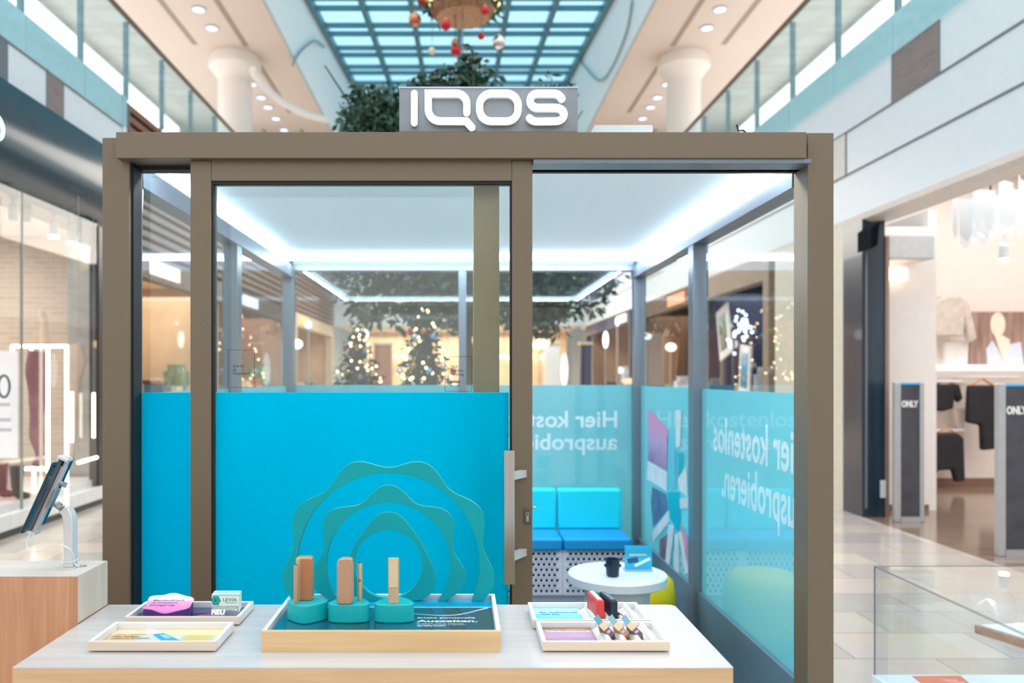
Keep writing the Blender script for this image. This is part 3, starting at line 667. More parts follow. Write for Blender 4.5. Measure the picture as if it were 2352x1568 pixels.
for k in range(24):
    ro, co = k // 6, k % 6
    xx = -3.6 + 1.3 * co + rb.uniform(-.25, .25) + .3 * (ro % 2); yy = 29.7 + .95 * ro; zz = 2.05 + rb.random() * 1.0
    lb = 'warm pendant bulb of the end shop under the bridge, %s, %s from the left' % (rows[ro], ['first', 'second', 'third', 'fourth', 'fifth', 'sixth'][co])
    if eb is None:
        eb = thing('pendant_bulb', lb, 'lamp', (xx, yy, 2.4), 'pendant bulbs of the end shop')
        MB().ball((xx, yy, 2.4), .085, 12, 8).build('bulb', emit('end_bulb', (255, 222, 176), 5), eb, smooth='all')
        MB().tube([(xx, yy, 2.48), (xx, yy, 3.459)], .008, 5).build('cord', BLACK, eb)
    else: dup(eb, lb, None, (xx, yy, 2.4 + .0))
# navy window display: hanging framed pictures and a white sparkling cluster
def framed(px, py, w_, h_, X, lb, tilt, col):
    Y = PX(px, X); z = H - (py - CY) * Y / F
    r_ = thing('framed_picture', lb, 'picture', (X, Y, z - h_ / 2), 'framed pictures hanging in the navy window')
    MB().box(X - .02, X + .02, Y - w_ / 2, Y + w_ / 2, z - h_ / 2, z + h_ / 2).build('frame', WHITE, r_, bevel=.005)
    MB().box(X - .03, X - .02, Y - w_ * .3, Y + w_ * .3, z - h_ * .35, z + h_ * .35).build('print', ramp_mat('pic_' + str(col[0]), [(0, (60, 90, 70)), (.5, col), (1, (190, 210, 220))], 'Z', 0, h_, .5, .5), r_)
    r_.rotation_euler = (tilt, 0, 0)
framed(1668, 760, .62, .95, 4.9, 'upper white framed picture hanging in the navy window', radians(-14), (96, 120, 110))
framed(1710, 850, .5, .85, 4.9, 'lower white framed picture with blue print in the navy window', radians(6), (40, 150, 200))
root = thing('star_cluster', 'cluster of small glowing white stars in the navy window', 'decoration', (4.75, 12.2, 1.9))
mb = MB()
for k in range(34):
    px = 1706 + R.gauss(0, 12); py = 752 + R.gauss(0, 22) + abs(px - 1706) * .6
    Y = PX(px, 4.75); mb.ball((4.75, Y, H - (py - CY) * Y / F), .03, 8, 5)
mb.build('glowing_stars', emit('stars_blue', (220, 234, 255), 3.5), root)['kind'] = 'stuff'
MB().tube([(4.75, 12.2, 2.7), (4.75, 12.2, 3.3)], .01, 6).build('cord', WHITE, root)

# ================================================================ TREES
def leaf_mb(pts, size, rnd, n_per=1):
    mb = MB()
    for p in pts:
        a = Vector((rnd.gauss(0, 1), rnd.gauss(0, 1), rnd.gauss(-.6, .7))).normalized()
        b = a.cross(Vector((rnd.gauss(0, 1), rnd.gauss(0, 1), rnd.gauss(0, 1)))).normalized()
        c = a.cross(b) * .12
        s = size * (.7 + .6 * rnd.random())
        mb.add([p, p + a * s * .5 + b * s * .24 + c * s, p + a * s, p + a * s * .5 - b * s * .24 + c * s], [(0, 1, 2, 3)])
    return mb
BARK = wood('bark', (70, 56, 44), (104, 86, 68), .8, 'Z')
LEAF = pbr('ficus_leaf', (44, 82, 64), .35, var=.5, scale=2.5, spec=.6)
root = thing('ficus_tree', 'large leafy ficus tree standing behind the kiosk, crown showing above its roof', 'tree', (.1, 9.5, 0))
MB().lathe([(.42, 0), (.52, .75), (.55, .8), (.48, .8), (.46, .7)], (.1, 9.5, 0), 32).build('pot', pbr('pot_white', (220, 220, 216), .4), root, smooth=True)
mb = MB(); mb.tube([(.1, 9.5, .7), (.12, 9.5, 1.6), (.05, 9.45, 2.5), (.1, 9.5, 3.4)], [.09, .075, .06, .035], 10)
tips = []
rr = random.Random(3)
for k in range(26):
    an = 2 * pi * k / 26 * 2.4; z0 = 2.0 + 1.5 * rr.random(); L_ = 1.0 + .9 * rr.random()
    e = Vector((.1 + L_ * cos(an), 9.5 + L_ * .85 * sin(an), z0 + .5 + rr.random() * 1.2))
    mid = Vector((.1 + L_ * .5 * cos(an), 9.5 + L_ * .4 * sin(an), z0 + .5))
    mb.tube([(.08, 9.5, z0), mid, e], [.03, .02, .008], 6); tips.append((mid, e))
mb.build('trunk', BARK, root, smooth=True)
pts = []
lobes = [((.05, 9.5, 3.1), (1.75, 1.3, .95), 6000), ((-.1, 9.5, 4.2), (.9, .9, .62), 1300), ((.0, 9.4, 5.0), (.62, .45, .34), 620), ((-.4, 9.3, 4.8), (.5, .5, .32), 520), ((-.98, 9.2, 4.62), (.45, .5, .40), 900), ((-.95, 9.2, 4.2), (.5, .6, .4), 700),
         ((.15, 9.4, 5.3), (.18, .3, .22), 110), ((1.05, 9.4, 5.02), (.34, .4, .10), 60), ((1.15, 9.2, 2.75), (.65, .6, .45), 800), ((1.5, 9.1, 3.0), (.5, .5, .35), 380), ((.95, 8.9, 2.35), (.28, .3, .3), 260), ((-1.05, 9.0, 2.42), (.22, .25, .2), 120), ((.2, 9.4, 2.6), (1.1, 1, .35), 1500)]
for c, s, n in lobes:
    for _ in range(n):
        v = Vector((rr.gauss(0, 1), rr.gauss(0, 1), rr.gauss(0, 1))).normalized() * (rr.random() ** .45)
        pts.append(Vector((c[0] + v.x * s[0], c[1] + v.y * s[1], c[2] + v.z * s[2] - .12 * abs(v.x))))
leaf_mb(pts, .125, rr).build('foliage', LEAF, root)
def fir(name_label, x, y, h, r, seed, lcol):
    rd = random.Random(seed)
    r_ = thing('fir_tree', name_label, 'tree', (x, y, 0), 'decorated firs behind the kiosk')
    MB().lathe([(.17, 0), (.2, .28), (.18, .28)], (x, y, 0), 20).build('pot', pbr('pot_brown', (120, 84, 60), .6), r_, smooth=True)
    MB().tube([(x, y, .2), (x, y, h * .95)], [.05, .01], 8).build('trunk', BARK, r_)
    P_ = []; mb = MB()
    for k in range(150):
        f = (k + .5) / 150; z = .35 + (h - .35) * f; a = k * 2.4; L_ = r * (1 - f) ** .85 * (.8 + .3 * rd.random())
        e = Vector((x + L_ * cos(a), y + L_ * sin(a), z - .12 * L_))
        for q in range(int(6 + 26 * (1 - f))):
            s_ = .15 + .85 * rd.random(); p = Vector((x, y, z)).lerp(e, s_)
            P_.append(p + Vector((rd.gauss(0, .03), rd.gauss(0, .03), rd.gauss(0, .03))))
    leaf_mb(P_, .09, rd).build('needles', pbr('fir_green', (30, 62, 54), .6, var=.4, scale=4), r_)
    mb = MB()
    for k in range(130):
        f = rd.random() ** 1.4; a = rd.random() * 2 * pi; L_ = r * (1 - f) ** .85 * .95
        mb.ball((x + L_ * cos(a), y + L_ * sin(a), .4 + (h - .4) * f), .016, 6, 4)
    q = mb.build('fairy_lights', emit('fairy_' + str(seed), lcol, 7), r_); q['kind'] = 'stuff'
    return r_
fir('taller decorated fir with warm fairy lights behind the kiosk centre', -.36, 8.2, 2.34, .68, 5, (255, 214, 160))
fir('shorter decorated fir with warm fairy lights left behind the kiosk', -1.35, 10.6, 2.25, .8, 6, (255, 220, 175))
def bauble(label, c, r, mat, grp, cordtop=None):
    r_ = thing('bauble', label, 'ornament', (c[0], c[1], c[2]), grp)
    MB().ball(tuple(c), r, 18, 12).build('ball', mat, r_, smooth='all')
    MB().lathe([(r * .22, 0), (r * .22, r * .3), (r * .1, r * .34)], (c[0], c[1], c[2] + r * .93), 10).build('cap', pbr('cap_gold', (214, 176, 110), .3, .9), r_, smooth=True)
    if cordtop: MB().tube([(c[0], c[1], c[2] + r), (cordtop[0], cordtop[1], cordtop[2])], .005, 5).build('cord', pbr('cord_dark', (110, 110, 110), .6), r_)
    return r_
OR = [pbr('ball_red', (190, 28, 34), .25, var=.1), pbr('ball_silver', (210, 214, 220), .15, .9), pbr('ball_copper', (200, 130, 96), .25, .8), pbr('ball_blue', (120, 160, 214), .25, .5), pbr('ball_cream', (236, 218, 190), .35)]
ONM = ['red', 'silver', 'copper', 'pale blue', 'cream']
HG = ['near the tip', 'a quarter down', 'halfway down', 'three quarters down']
for (tx_, ty_, h_, r_0, nm) in ((-.36, 8.2, 2.34, .68, 'taller'), (-1.35, 10.6, 2.25, .8, 'shorter')):
    protos = {}
    for k in range(20):
        ci = k % 5; f = .86 - .18 * (k // 5) - .03 * (k % 2); a = -pi / 2 + (ci - 2) * .55 + .2 * (k // 5 % 2)
        L_ = r_0 * (1 - f) ** .85 * 1.0 + .03
        pos = (tx_ + L_ * cos(a), ty_ + L_ * sin(a), .38 + (h_ - .38) * f)
        side = ['at the far left', 'left of the middle', 'in the middle', 'right of the middle', 'at the far right'][ci]
        lb = '%s ball %s of the %s fir, %s' % (ONM[(ci + k // 5) % 5], side, nm, HG[k // 5])
        key = (ci + k // 5) % 5
        if key not in protos: protos[key] = bauble(lb, pos, .034, OR[key], 'balls on the firs')
        else: dup(protos[key], lb, None, pos)

# hanging wreath of the atrium
pbr('cord_dark', (110, 110, 110), .6)
root = thing('hanging_wreath', 'round bronze Christmas wreath with warm lamps hanging under the glass roof', 'decoration', (.06, 12, 7.0))
wc = P(1063, 38, 12)
MB().lathe([(.02, -.02), (.40, -.02), (.47, .03), (.50, .12), (.46, .18), (.40, .16), (.38, .06), (.02, .04)], tuple(wc), 36).build('bowl', pbr('wreath_bronze', (150, 112, 84), .4, .3, var=.5, scale=25), root, smooth=True)
mb = MB()
for k in range(16):
    a = 2 * pi * k / 16; mb.ball((wc.x + .52 * cos(a), wc.y + .52 * sin(a), wc.z + .2), .05, 8, 6)
o = mb.build('warm_lamps', emit('wreath_lamps', (255, 220, 150), 3.5), root, smooth='all'); o['kind'] = 'stuff'
pts = []
for _ in range(420):
    a = rr.random() * 2 * pi; q = .5 + rr.gauss(0, .05); pts.append(Vector((wc.x + q * cos(a), wc.y + q * sin(a), wc.z + .22 + rr.gauss(0, .06))))
leaf_mb(pts, .14, rr).build('greenery', LEAF, root)
MB().tube([wc, wc + Vector((0, 0, 3.4))], .015, 6).build('cable', MATS['cord_dark'], root)
q = MB().tube([wc + Vector((0, 0, 0)), wc + Vector((0, 0, -.55))], .012, 6).build('wire_sheaf', pbr('sheaf', (150, 176, 180), .5), root)
for px, py, r, ci, lb in ((1024, 57, 12, 0, 'red bauble hanging at the left under the wreath'), (1114, 24, 10, 0, 'red bauble at the right rim of the wreath'), (953, 45, 15, 2, 'copper and red bauble left of the wreath, second largest'),
                          (1047, 116, 12, 0, 'lowest red bauble right below the wreath'), (1105, 83, 8, 0, 'small red bauble right of the wire below the wreath'), (968, 4, 10, 0, 'red bauble at the top edge left of the wreath'),
                          (992, 117, 8, 4, 'small cream bauble low at the left'), (1044, 98, 8, 2, 'small gold bauble above the lowest red one'), (1098, 2, 9, 0, 'red bauble at the top edge above the wreath')):
    c = P(px, py, 12 - (.55 if px in (1024, 1114) else 0)); bauble(lb, c, r * 12 / F, OR[ci], 'baubles hanging by the wreath', (wc.x + (c.x - wc.x) * .8, c.y, wc.z + 2.6))
c = P(1146, 97, 12); bauble('silver mirror ball hanging right of the wreath', c, .1, pbr('mirror_ball', (225, 225, 225), .12, 1, var=.4, scale=40), 'baubles hanging by the wreath', (c.x, c.y, wc.z + 2.6))

# ================================================================ KIOSK
ZF, ZB, XL, XR = 3.10, 6.24, -1.397, 1.465          # front face, back glass, outer sides
KZ = 2.46
kiosk = thing('glass_kiosk', 'taupe framed glass kiosk booth with white ceiling and cyan film, standing behind the table', 'kiosk', (.03, 4.65, 0))
def kp(name, mb, mat, **k): return mb.build(name, mat, kiosk, **k)
x = lambda px, Y=3.1: (px - CX) * Y / F
kp('post', MB().box(XL, x(297), ZF, ZF + .13, 0, 2.535), TAUPE, bevel=.002)
kp('post', MB().box(x(1855), XR, ZF, ZF + .13, 0, 2.554), TAUPE, bevel=.002)
kp('front_beam', MB().box(x(266, 3.05), x(1853, 3.05), 3.05, 3.20, H + 502 * 3.05 / F, H + 562 * 3.05 / F), TAUPE, bevel=.002)
kp('seal', MB().box(x(297) - .001, x(302), ZF + .02, ZF + .1, 0, 2.44).box(x(297), x(1855), ZF + .06, ZF + .12, 2.425, 2.441), BLACK)
kp('beam_underside', MB().box(x(1223), x(1853), 3.06, 3.19, 2.425, 2.441), TAUPE_IN)
for sd, X in ((-1, XL + .06), (1, XR - .06)):
    for Y in (4.66, ZB - .04):
        kp('post', MB().box(X - .045, X + .045, Y - .05, Y + .05, 0, KZ), TAUPE_IN, bevel=.003)
    kp('post', MB().box(X - .02, X + .012, ZF + .131, ZF + .17, 0, KZ), TAUPE_IN, bevel=.003)
    kp('side_beam', MB().box(X - .05, X + .05, ZF + .13, ZB + .02, KZ - .09, KZ), TAUPE_IN, bevel=.002)
    kp('kick_panel', MB().box(X - .02, X + .02, ZF + .17, 4.61, 0, .35).box(X - .02, X + .02, 4.71, ZB - .09, 0, .35), pbr('kick_grey', (104, 130, 144), .35, .2))
    for k, (a, b_) in enumerate(((ZF + .17, 4.61), (4.71, ZB - .09))):
        g = kp('side_glass', MB().box(X - .005, X + .005, a, b_, .35, KZ - .09), KGLASS)
        f_ = MB().box(X + sd * .006, X + sd * .0075, a, b_, .35, 1.53).build('privacy_film', FILM_B, g)
    SG = g
cxm = x(1062, ZB)
for xa_, xb_ in ((XL + .105, cxm - .03), (cxm + .03, XR - .105)):
    g = kp('back_glass', MB().box(xa_, xb_, ZB - .005, ZB + .005, .06, KZ - .03), KGLASS)
    MB().box(xa_, xb_, ZB + .006, ZB + .0075, .06, 1.535).build('privacy_film', FILM_B, g)
    BG = g
kp('post', MB().box(cxm - .03, cxm + .03, ZB - .04, ZB + .05, 0, KZ), TAUPE_IN, bevel=.003)
kp('back_beam', MB().box(XL + .1, XR - .1, ZB - .05, ZB + .05, KZ - .03, KZ + .02), TAUPE_IN, bevel=.002)
kp('back_sill', MB().box(XL + .1, XR - .1, ZB - .05, ZB + .05, 0, .06), TAUPE_IN)
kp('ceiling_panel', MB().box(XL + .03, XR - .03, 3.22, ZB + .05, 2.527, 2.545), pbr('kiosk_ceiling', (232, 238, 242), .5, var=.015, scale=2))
for a, b_, c, d in ((XL + .01, XL + .07, 3.22, ZB + .05), (XR - .088, XR - .01, 3.22, ZB + .05), (XL + .1, XR - .1, ZB - .05, ZB + .05), (XL + .1, XR - .1, 3.20, 3.25)):
    kp('roof_edge', MB().box(a, b_, c, d, KZ + .02, 2.556), pbr('roof_edge_white', (200, 214, 226), .45))
kp('floor_plate', MB().box(XL + .03, XR - .03, ZF, ZB, .002, .02), pbr('kiosk_carpet', (96, 104, 112), .9, var=.2, scale=60))
for nm, p, s_ in (('back', ((-1.33, 5.99), (1.40, 5.99)), 0), ('left', ((-1.325, 3.24), (-1.325, 5.98)), 0), ('right', ((1.395, 3.24), (1.395, 5.98)), 0)):
    (a, b_), (c, d) = p
    xs = 1.302 if nm == 'left' else 1.352
    if nm == 'back': mb = MB().box(-1.322, 1.372, 5.98, 6.015, 2.484, 2.5265)
    elif nm == 'left': mb = MB().box(-1.322, -1.282, 3.24, 5.98, 2.487, 2.5265)
    else: mb = MB().box(1.332, 1.372, 3.24, 5.98, 2.487, 2.5265)
    kp('led_strip', mb, LED)
kp('led_strip', MB().box(-1.28, 1.33, 3.262, 3.30, 2.487, 2.5265), LED)
# the strips shine down into the booth
for nm, X, Y, sx_, sy_ in (('back', .025, 5.997, 2.6, .03), ('front', .025, 3.281, 2.5, .03), ('left', -1.302, 4.6, .03, 2.6), ('right', 1.352, 4.6, .03, 2.6)):
    lamp('led_light', (X, Y, 2.4835), sx_, 26, (.86, .94, 1), sy_)
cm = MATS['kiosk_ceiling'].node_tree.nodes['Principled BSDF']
cm.inputs['Emission Color'].default_value = (.84, .93, 1, 1); cm.inputs['Emission Strength'].default_value = .20     # glow added to the ceiling panel to brighten it, no lamp behind
# fixed front pane left behind the door, with its own post
g = kp('front_glass', MB().box(x(302), x(1087), 3.205, 3.213, .05, 2.44), KGLASS)
MB().box(x(302), x(446), 3.2025, 3.204, .05, H - 36 * 3.21 / F).build('privacy_film', FILM_D, g)
kp('inner_post', MB().box(x(1087, 3.21), x(1146, 3.21), 3.17, 3.27, 0, 2.44), pbr('olive_frame', (134, 122, 88), .4, .3), bevel=.003)
kp('power_cable', MB().tube([(x(322, 3.24), 3.25, 2.5), (x(324, 3.24), 3.25, 2.35), (x(312, 3.24), 3.25, 1.95), (x(311, 3.24), 3.25, 1.78)], .006, 8), WHITE, smooth=True)
kp('hanging_flyer', MB().add([P(304, 768, 3.24), P(314, 760, 3.24), P(325, 905, 3.25), P(306, 905, 3.25), P(304, 768, 3.243) , P(314, 760, 3.243), P(325, 905, 3.253), P(306, 905, 3.253)], [(0, 1, 2, 3), (7, 6, 5, 4), (0, 4, 5, 1), (1, 5, 6, 2), (2, 6, 7, 3), (3, 7, 4, 0)]), pbr('flyer_cyan', (20, 160, 205), .4))
# lettering on the outside of the side and back films, so mirrored from here
VW = pbr('vinyl_white', (232, 242, 246), .6, var=.01)
side_p = [c for c in kiosk.children if c.name.startswith('side_glass')]
sg = side_p[2]; xo = XR - .06 + .0052
VB = pbr('vinyl_white_cut', (244, 250, 252), .6, var=.01)
text('Hier kostenlos', .185, 'lettering', VB, sg, (xo, 3.20, 1.195), (0, 1, 0), (0, 0, 1), (1, 0, 0), bold=.005, fit=1.20, ext=.0016, off=0)
text('ausprobieren.', .185, 'lettering', VB, sg, (xo, 3.24, .965), (0, 1, 0), (0, 0, 1), (1, 0, 0), bold=.005, fit=1.02, ext=.0016, off=0)
yo = ZB + .0052
text('Hier kostenlos', .125, 'lettering', VB, BG, (x(1418, ZB), yo, H - (980 - CY) * ZB / F), (-1, 0, 0), (0, 0, 1), (0, 1, 0), bold=.0035, fit=1.10, ext=.0016, off=0)
text('ausprobieren.', .125, 'lettering', VB, BG, (x(1418, ZB), yo, H - (1032 - CY) * ZB / F), (-1, 0, 0), (0, 0, 1), (0, 1, 0), bold=.0035, fit=1.04, ext=.0016, off=0)
# printed fan of cards on the second side pane
sg2 = side_p[3]
def scard(pts, mat, nm='printed_card', d=0):
    X = XR - .06 - .0055 - .0012 * d
    MB().prism([(PX(a, X), H - (b_ - CY) * PX(a, X) / F) for a, b_ in pts], X - .001, X, 'X').build(nm, mat, sg2)
MG = ramp_mat('card_magenta', [(0, (96, 60, 110)), (.5, (190, 150, 190)), (1, (226, 120, 160))], 'Z', .85, 1.4, .4, .5, 5)
NVY = pbr('card_navy', (84, 100, 140), .4, var=.4, scale=12); TEA = pbr('card_teal', (0, 170, 196), .4); CRM = pbr('card_cream', (214, 218, 222), .5, var=.1); BRN = pbr('card_brown', (116, 100, 116), .5, var=.3, scale=10)
scard([(1489, 938), (1535, 988), (1533, 1082), (1488, 1057)], MG)
scard([(1488, 1057), (1533, 1084), (1533, 1128), (1486, 1100)], CRM)
scard([(1498, 1118), (1530, 1134), (1535, 1168), (1500, 1210), (1495, 1150)], NVY)
scard([(1535, 1172), (1538, 1196), (1500, 1244), (1498, 1222)], CRM)
scard([(1516, 1238), (1534, 1226), (1530, 1295), (1515, 1276)], BRN)
scard([(1533, 1000), (1550, 1000), (1552, 1125), (1532, 1125)], pbr('card_blue', (96, 190, 212), .4))
scard([(1552, 942), (1565, 940), (1562, 1025), (1552, 1028)], CRM, d=1)
scard([(1556, 1040), (1568, 1038), (1568, 1070), (1558, 1098)], TEA)
scard([(1558, 1098), (1576, 1070), (1579, 1140), (1560, 1124)], CRM)
scard([(1533, 1130), (1560, 1130), (1562, 1195), (1556, 1222), (1540, 1190)], TEA, d=1)
scard([(1560, 1145), (1581, 1140), (1581, 1166), (1562, 1168)], pbr('card_peach', (200, 206, 214), .5))
scard([(1536, 1205), (1548, 1205), (1538, 1296), (1528, 1292)], CRM, d=1)
scard([(1550, 1226), (1558, 1226), (1560, 1320), (1548, 1318)], CRM, d=1)
scard([(1562, 1200), (1580, 1235), (1580, 1300), (1572, 1280)], pbr('card_pink', (206, 150, 176), .5, var=.3))
scard([(1558, 1222), (1565, 1220), (1582, 1315), (1574, 1318)], CRM, d=1)

# ================================================================ SLIDING DOOR
door = thing('sliding_door', 'taupe framed sliding glass door with cyan lower film at the kiosk front', 'door', (x(830), 3.06, 0))
dz = 3.08
st = MB().box(x(437, dz), x(485, dz), dz, dz + .055, 0, H + 497 * dz / F - .001).build('stile', TAUPE, door, bevel=.0015)
st = MB().box(x(1176, dz), x(1223, dz), dz, dz + .055, 0, H + 497 * dz / F - .001).build('stile', TAUPE, door, bevel=.0015)
MB().box(x(485.6, dz), x(1175.4, dz), dz, dz + .055, H + 450 * dz / F, H + 498 * dz / F).build('top_rail', TAUPE, door, bevel=.0015)
MB().box(x(485.6, dz), x(1175.4, dz), dz, dz + .055, 0, .1).build('bottom_rail', TAUPE, door, bevel=.0015)
MB().box(x(485.6, dz), x(489.5, dz), dz + .006, dz + .05, .1, 2.36).box(x(1172, dz), x(1175.4, dz), dz + .006, dz + .05, .1, 2.36).box(x(489.5, dz), x(1172, dz), dz + .006, dz + .05, 2.351, H + 449.8 * dz / F).build('seal', BLACK, door)
g = MB().box(x(489.5, dz), x(1172, dz), dz + .018, dz + .026, .1, 2.351).build('glass_pane', KGLASS, door)
MB().box(x(493, dz), x(1169, dz), dz + .0155, dz + .017, .1, H - 36 * (dz + .02) / F).build('privacy_film', FILM_D, g)
SB = pbr('sticker_black', (24, 28, 34), .5)
def sticker(px0, py0, px1, py1, lines, h, cardicon=False):
    Y = dz + .0174; a, c = P(px0, py0, Y), P(px1, py1, Y)
    w_ = .0014
    r_ = MB().box(a.x, c.x, Y - .0006, Y, a.z - w_, a.z).box(a.x, c.x, Y - .0006, Y, c.z, c.z + w_).box(a.x, a.x + w_, Y - .0006, Y, c.z, a.z).box(c.x - w_, c.x, Y - .0006, Y, c.z, a.z).build('door_sticker', SB, door)
    for s_, px, py in lines: text(s_, h, 'lettering', SB, r_, tuple(P(px, py, Y)), (1, 0, 0), (0, 0, 1), (0, -1, 0), off=0, stretch=1.1)
    if cardicon:
        a, c = P(1034, 874, Y), P(1056, 886, Y)
        MB().box(a.x, c.x, Y - .0006, Y, a.z - .003, a.z).box(a.x, c.x, Y - .0006, Y, a.z - .009, a.z - .005).box(a.x, c.x, Y - .0006, Y, c.z, c.z + .0015).box(a.x, a.x + .0015, Y - .0006, Y, c.z, a.z).box(c.x - .0015, c.x, Y - .0006, Y, c.z, a.z).box(c.x - .008, c.x - .005, Y - .0006, Y, c.z + .005, c.z + .008).build('card_icon', SB, r_)
sticker(524, 803, 585, 890, [('Zutritt', 534, 843), ('ab', 534, 851.5), ('18 Jahren!', 534, 860)], .0105)
sticker(1022, 818, 1084, 899, [('Nur', 1036, 844), ('Karten-', 1036, 853), ('zahlung', 1036, 862)], .0105, True)
# bar handle on two standoffs
hd = MB().box(x(1157, 2.99), x(1181, 2.99), 2.965, 2.99, H - (1341 - CY) * 2.97 / F, H - (1035 - CY) * 2.97 / F).build('handle', CHROME, door, bevel=.001)
for py in (1090, 1273):
    z = H - (py - CY) * 3.04 / F
    a = x(1178, 2.985); b_ = x(1210, dz)
    MB().prism([(a, 2.985), (b_, dz), (b_ - .028, dz), (a - .022, 2.99)], z - .014, z + .014, 'Z').build('standoff', pbr('standoff_silver', (196, 194, 190), .5, .4), hd)
lk = MB().box(x(1203, dz), x(1219, dz), dz - .006, dz, H - (1203 - CY) * dz / F, H - (1165 - CY) * dz / F).build('lock', pbr('lock_bronze', (104, 94, 82), .4, .5), door, bevel=.003, seg=3)
zc = H - (1184 - CY) * dz / F
MB().box(x(1208.5, dz), x(1214, dz), dz - .0085, dz - .006, zc - .02, zc + .004).lathe([(.0065, -.0012), (.0065, .0012)], (0, 0, 0), 14, Matrix.Translation((x(1211.5, dz), dz - .0075, zc + .008)) @ Matrix.Rotation(pi / 2, 4, 'X')).build('key_cylinder', CHROME, lk)
MB().box(x(1210.3, dz), x(1212.6, dz), dz - .0095, dz - .0088, zc + .002, zc + .012).build('keyhole', BLACK, lk)
q = P(1226, 1165, dz + .03); MB().ball((q.x, q.y, q.z), .012, 12, 8, (.9, .4, .35)).build('door_knob', CHROME, door, smooth='all')
for px, py in ((552, 418), (1173, 478), (1190, 375)):
    q = P(px, py, dz + .01); MB().box(q.x - .004, q.x + .004, q.y, q.y + .01, q.z - .003, q.z + .003).build('glazing_clip', BLACK, door)

# ================================================================ ILLUMINATED SIGN
sy = 3.10
sign = thing('illuminated_sign', 'grey box sign with glowing white letters IQOS on the kiosk roof', 'sign', (x(1122), sy + .06, 2.5575))
a, c = P(917, 202, sy), P(1327, 300, sy)
MB().box(a.x, c.x, sy, sy + .12, 2.5575, a.z).build('housing', pbr('sign_grey', (136, 142, 148), .5, .1), sign, bevel=.0015)
MB().box(a.x - .002, c.x + .002, sy - .003, sy + .122, a.z - .001, a.z + .004).build('top_trim', pbr('sign_trim', (190, 200, 210), .4, .2), sign)
LT = emit('letter_white', (255, 255, 255), 3.4); LS = pbr('letter_side', (214, 224, 232), .4)
def q2(px, py): return P(600 + px / 2.94, py / 2.94, sy - .03)
def arc(cx_, cy_, rx, ry, a0, a1, n=10): return [(cx_ + rx * cos(radians(a0 + (a1 - a0) * k / n)), cy_ + ry * sin(radians(a0 + (a1 - a0) * k / n))) for k in range(n + 1)]
def stroke(pts, hw, closed=False):
    """outline of a stroke with round ends, in the letter plane (pixels of the drawing)"""
    n = len(pts); Lf = []; Rt = []
    for i, p in enumerate(pts):
        if closed: a_, b_ = pts[i - 1], pts[(i + 1) % n]
        else: a_, b_ = pts[max(i - 1, 0)], pts[min(i + 1, n - 1)]
        d = Vector((b_[0] - a_[0], b_[1] - a_[1])); d.normalize(); m_ = 1.0
        if 0 < i < n - 1 or closed:
            d0 = Vector((p[0] - a_[0], p[1] - a_[1])).normalized(); cosv = max(.6, d0.dot(d)); m_ = 1 / cosv
        Lf.append((p[0] - d.y * hw * m_, p[1] + d.x * hw * m_)); Rt.append((p[0] + d.y * hw * m_, p[1] - d.x * hw * m_))
    if closed: return Lf, Rt
    def cap(c, f, t_):
        a0 = atan2(f[1] - c[1], f[0] - c[0]); return [(c[0] + hw * cos(a0 - pi * k / 8), c[1] + hw * sin(a0 - pi * k / 8)) for k in range(1, 8)]
    return Lf + cap(pts[-1], Lf[-1], 0) + Rt[::-1] + cap(pts[0], Rt[0], 0)
def strip3(Lf, Rt, y0, y1, closed, name, mat, parent, capidx=None):
    n = len(Lf); mb = MB()
    def q3(p, y): v = q2(*p); return (v.x, y, v.z)
    V = [q3(p, y0) for p in Lf] + [q3(p, y0) for p in Rt] + [q3(p, y1) for p in Lf] + [q3(p, y1) for p in Rt]
    F_ = []
    for i in range(n if closed else n - 1):
        j = (i + 1) % n
        F_ += [(i, j, n + j, n + i), (2 * n + i, 3 * n + i, 3 * n + j, 2 * n + j), (i, 2 * n + i, 2 * n + j, j), (n + i, n + j, 3 * n + j, 3 * n + i)]
    if not closed: F_ += [(0, n, 3 * n, 2 * n), (n - 1, 3 * n - 1, 4 * n - 1, 2 * n - 1)]
    mb.add(V, F_); return mb
def capmb(mb, c, hw, y0, y1):
    pp = [(c[0] + hw * cos(2 * pi * k / 20), c[1] + hw * sin(2 * pi * k / 20)) for k in range(20)]
    v = [q2(*p) for p in pp]; mb.prism([(u.x, u.z) for u in v], y0, y1, 'Y')
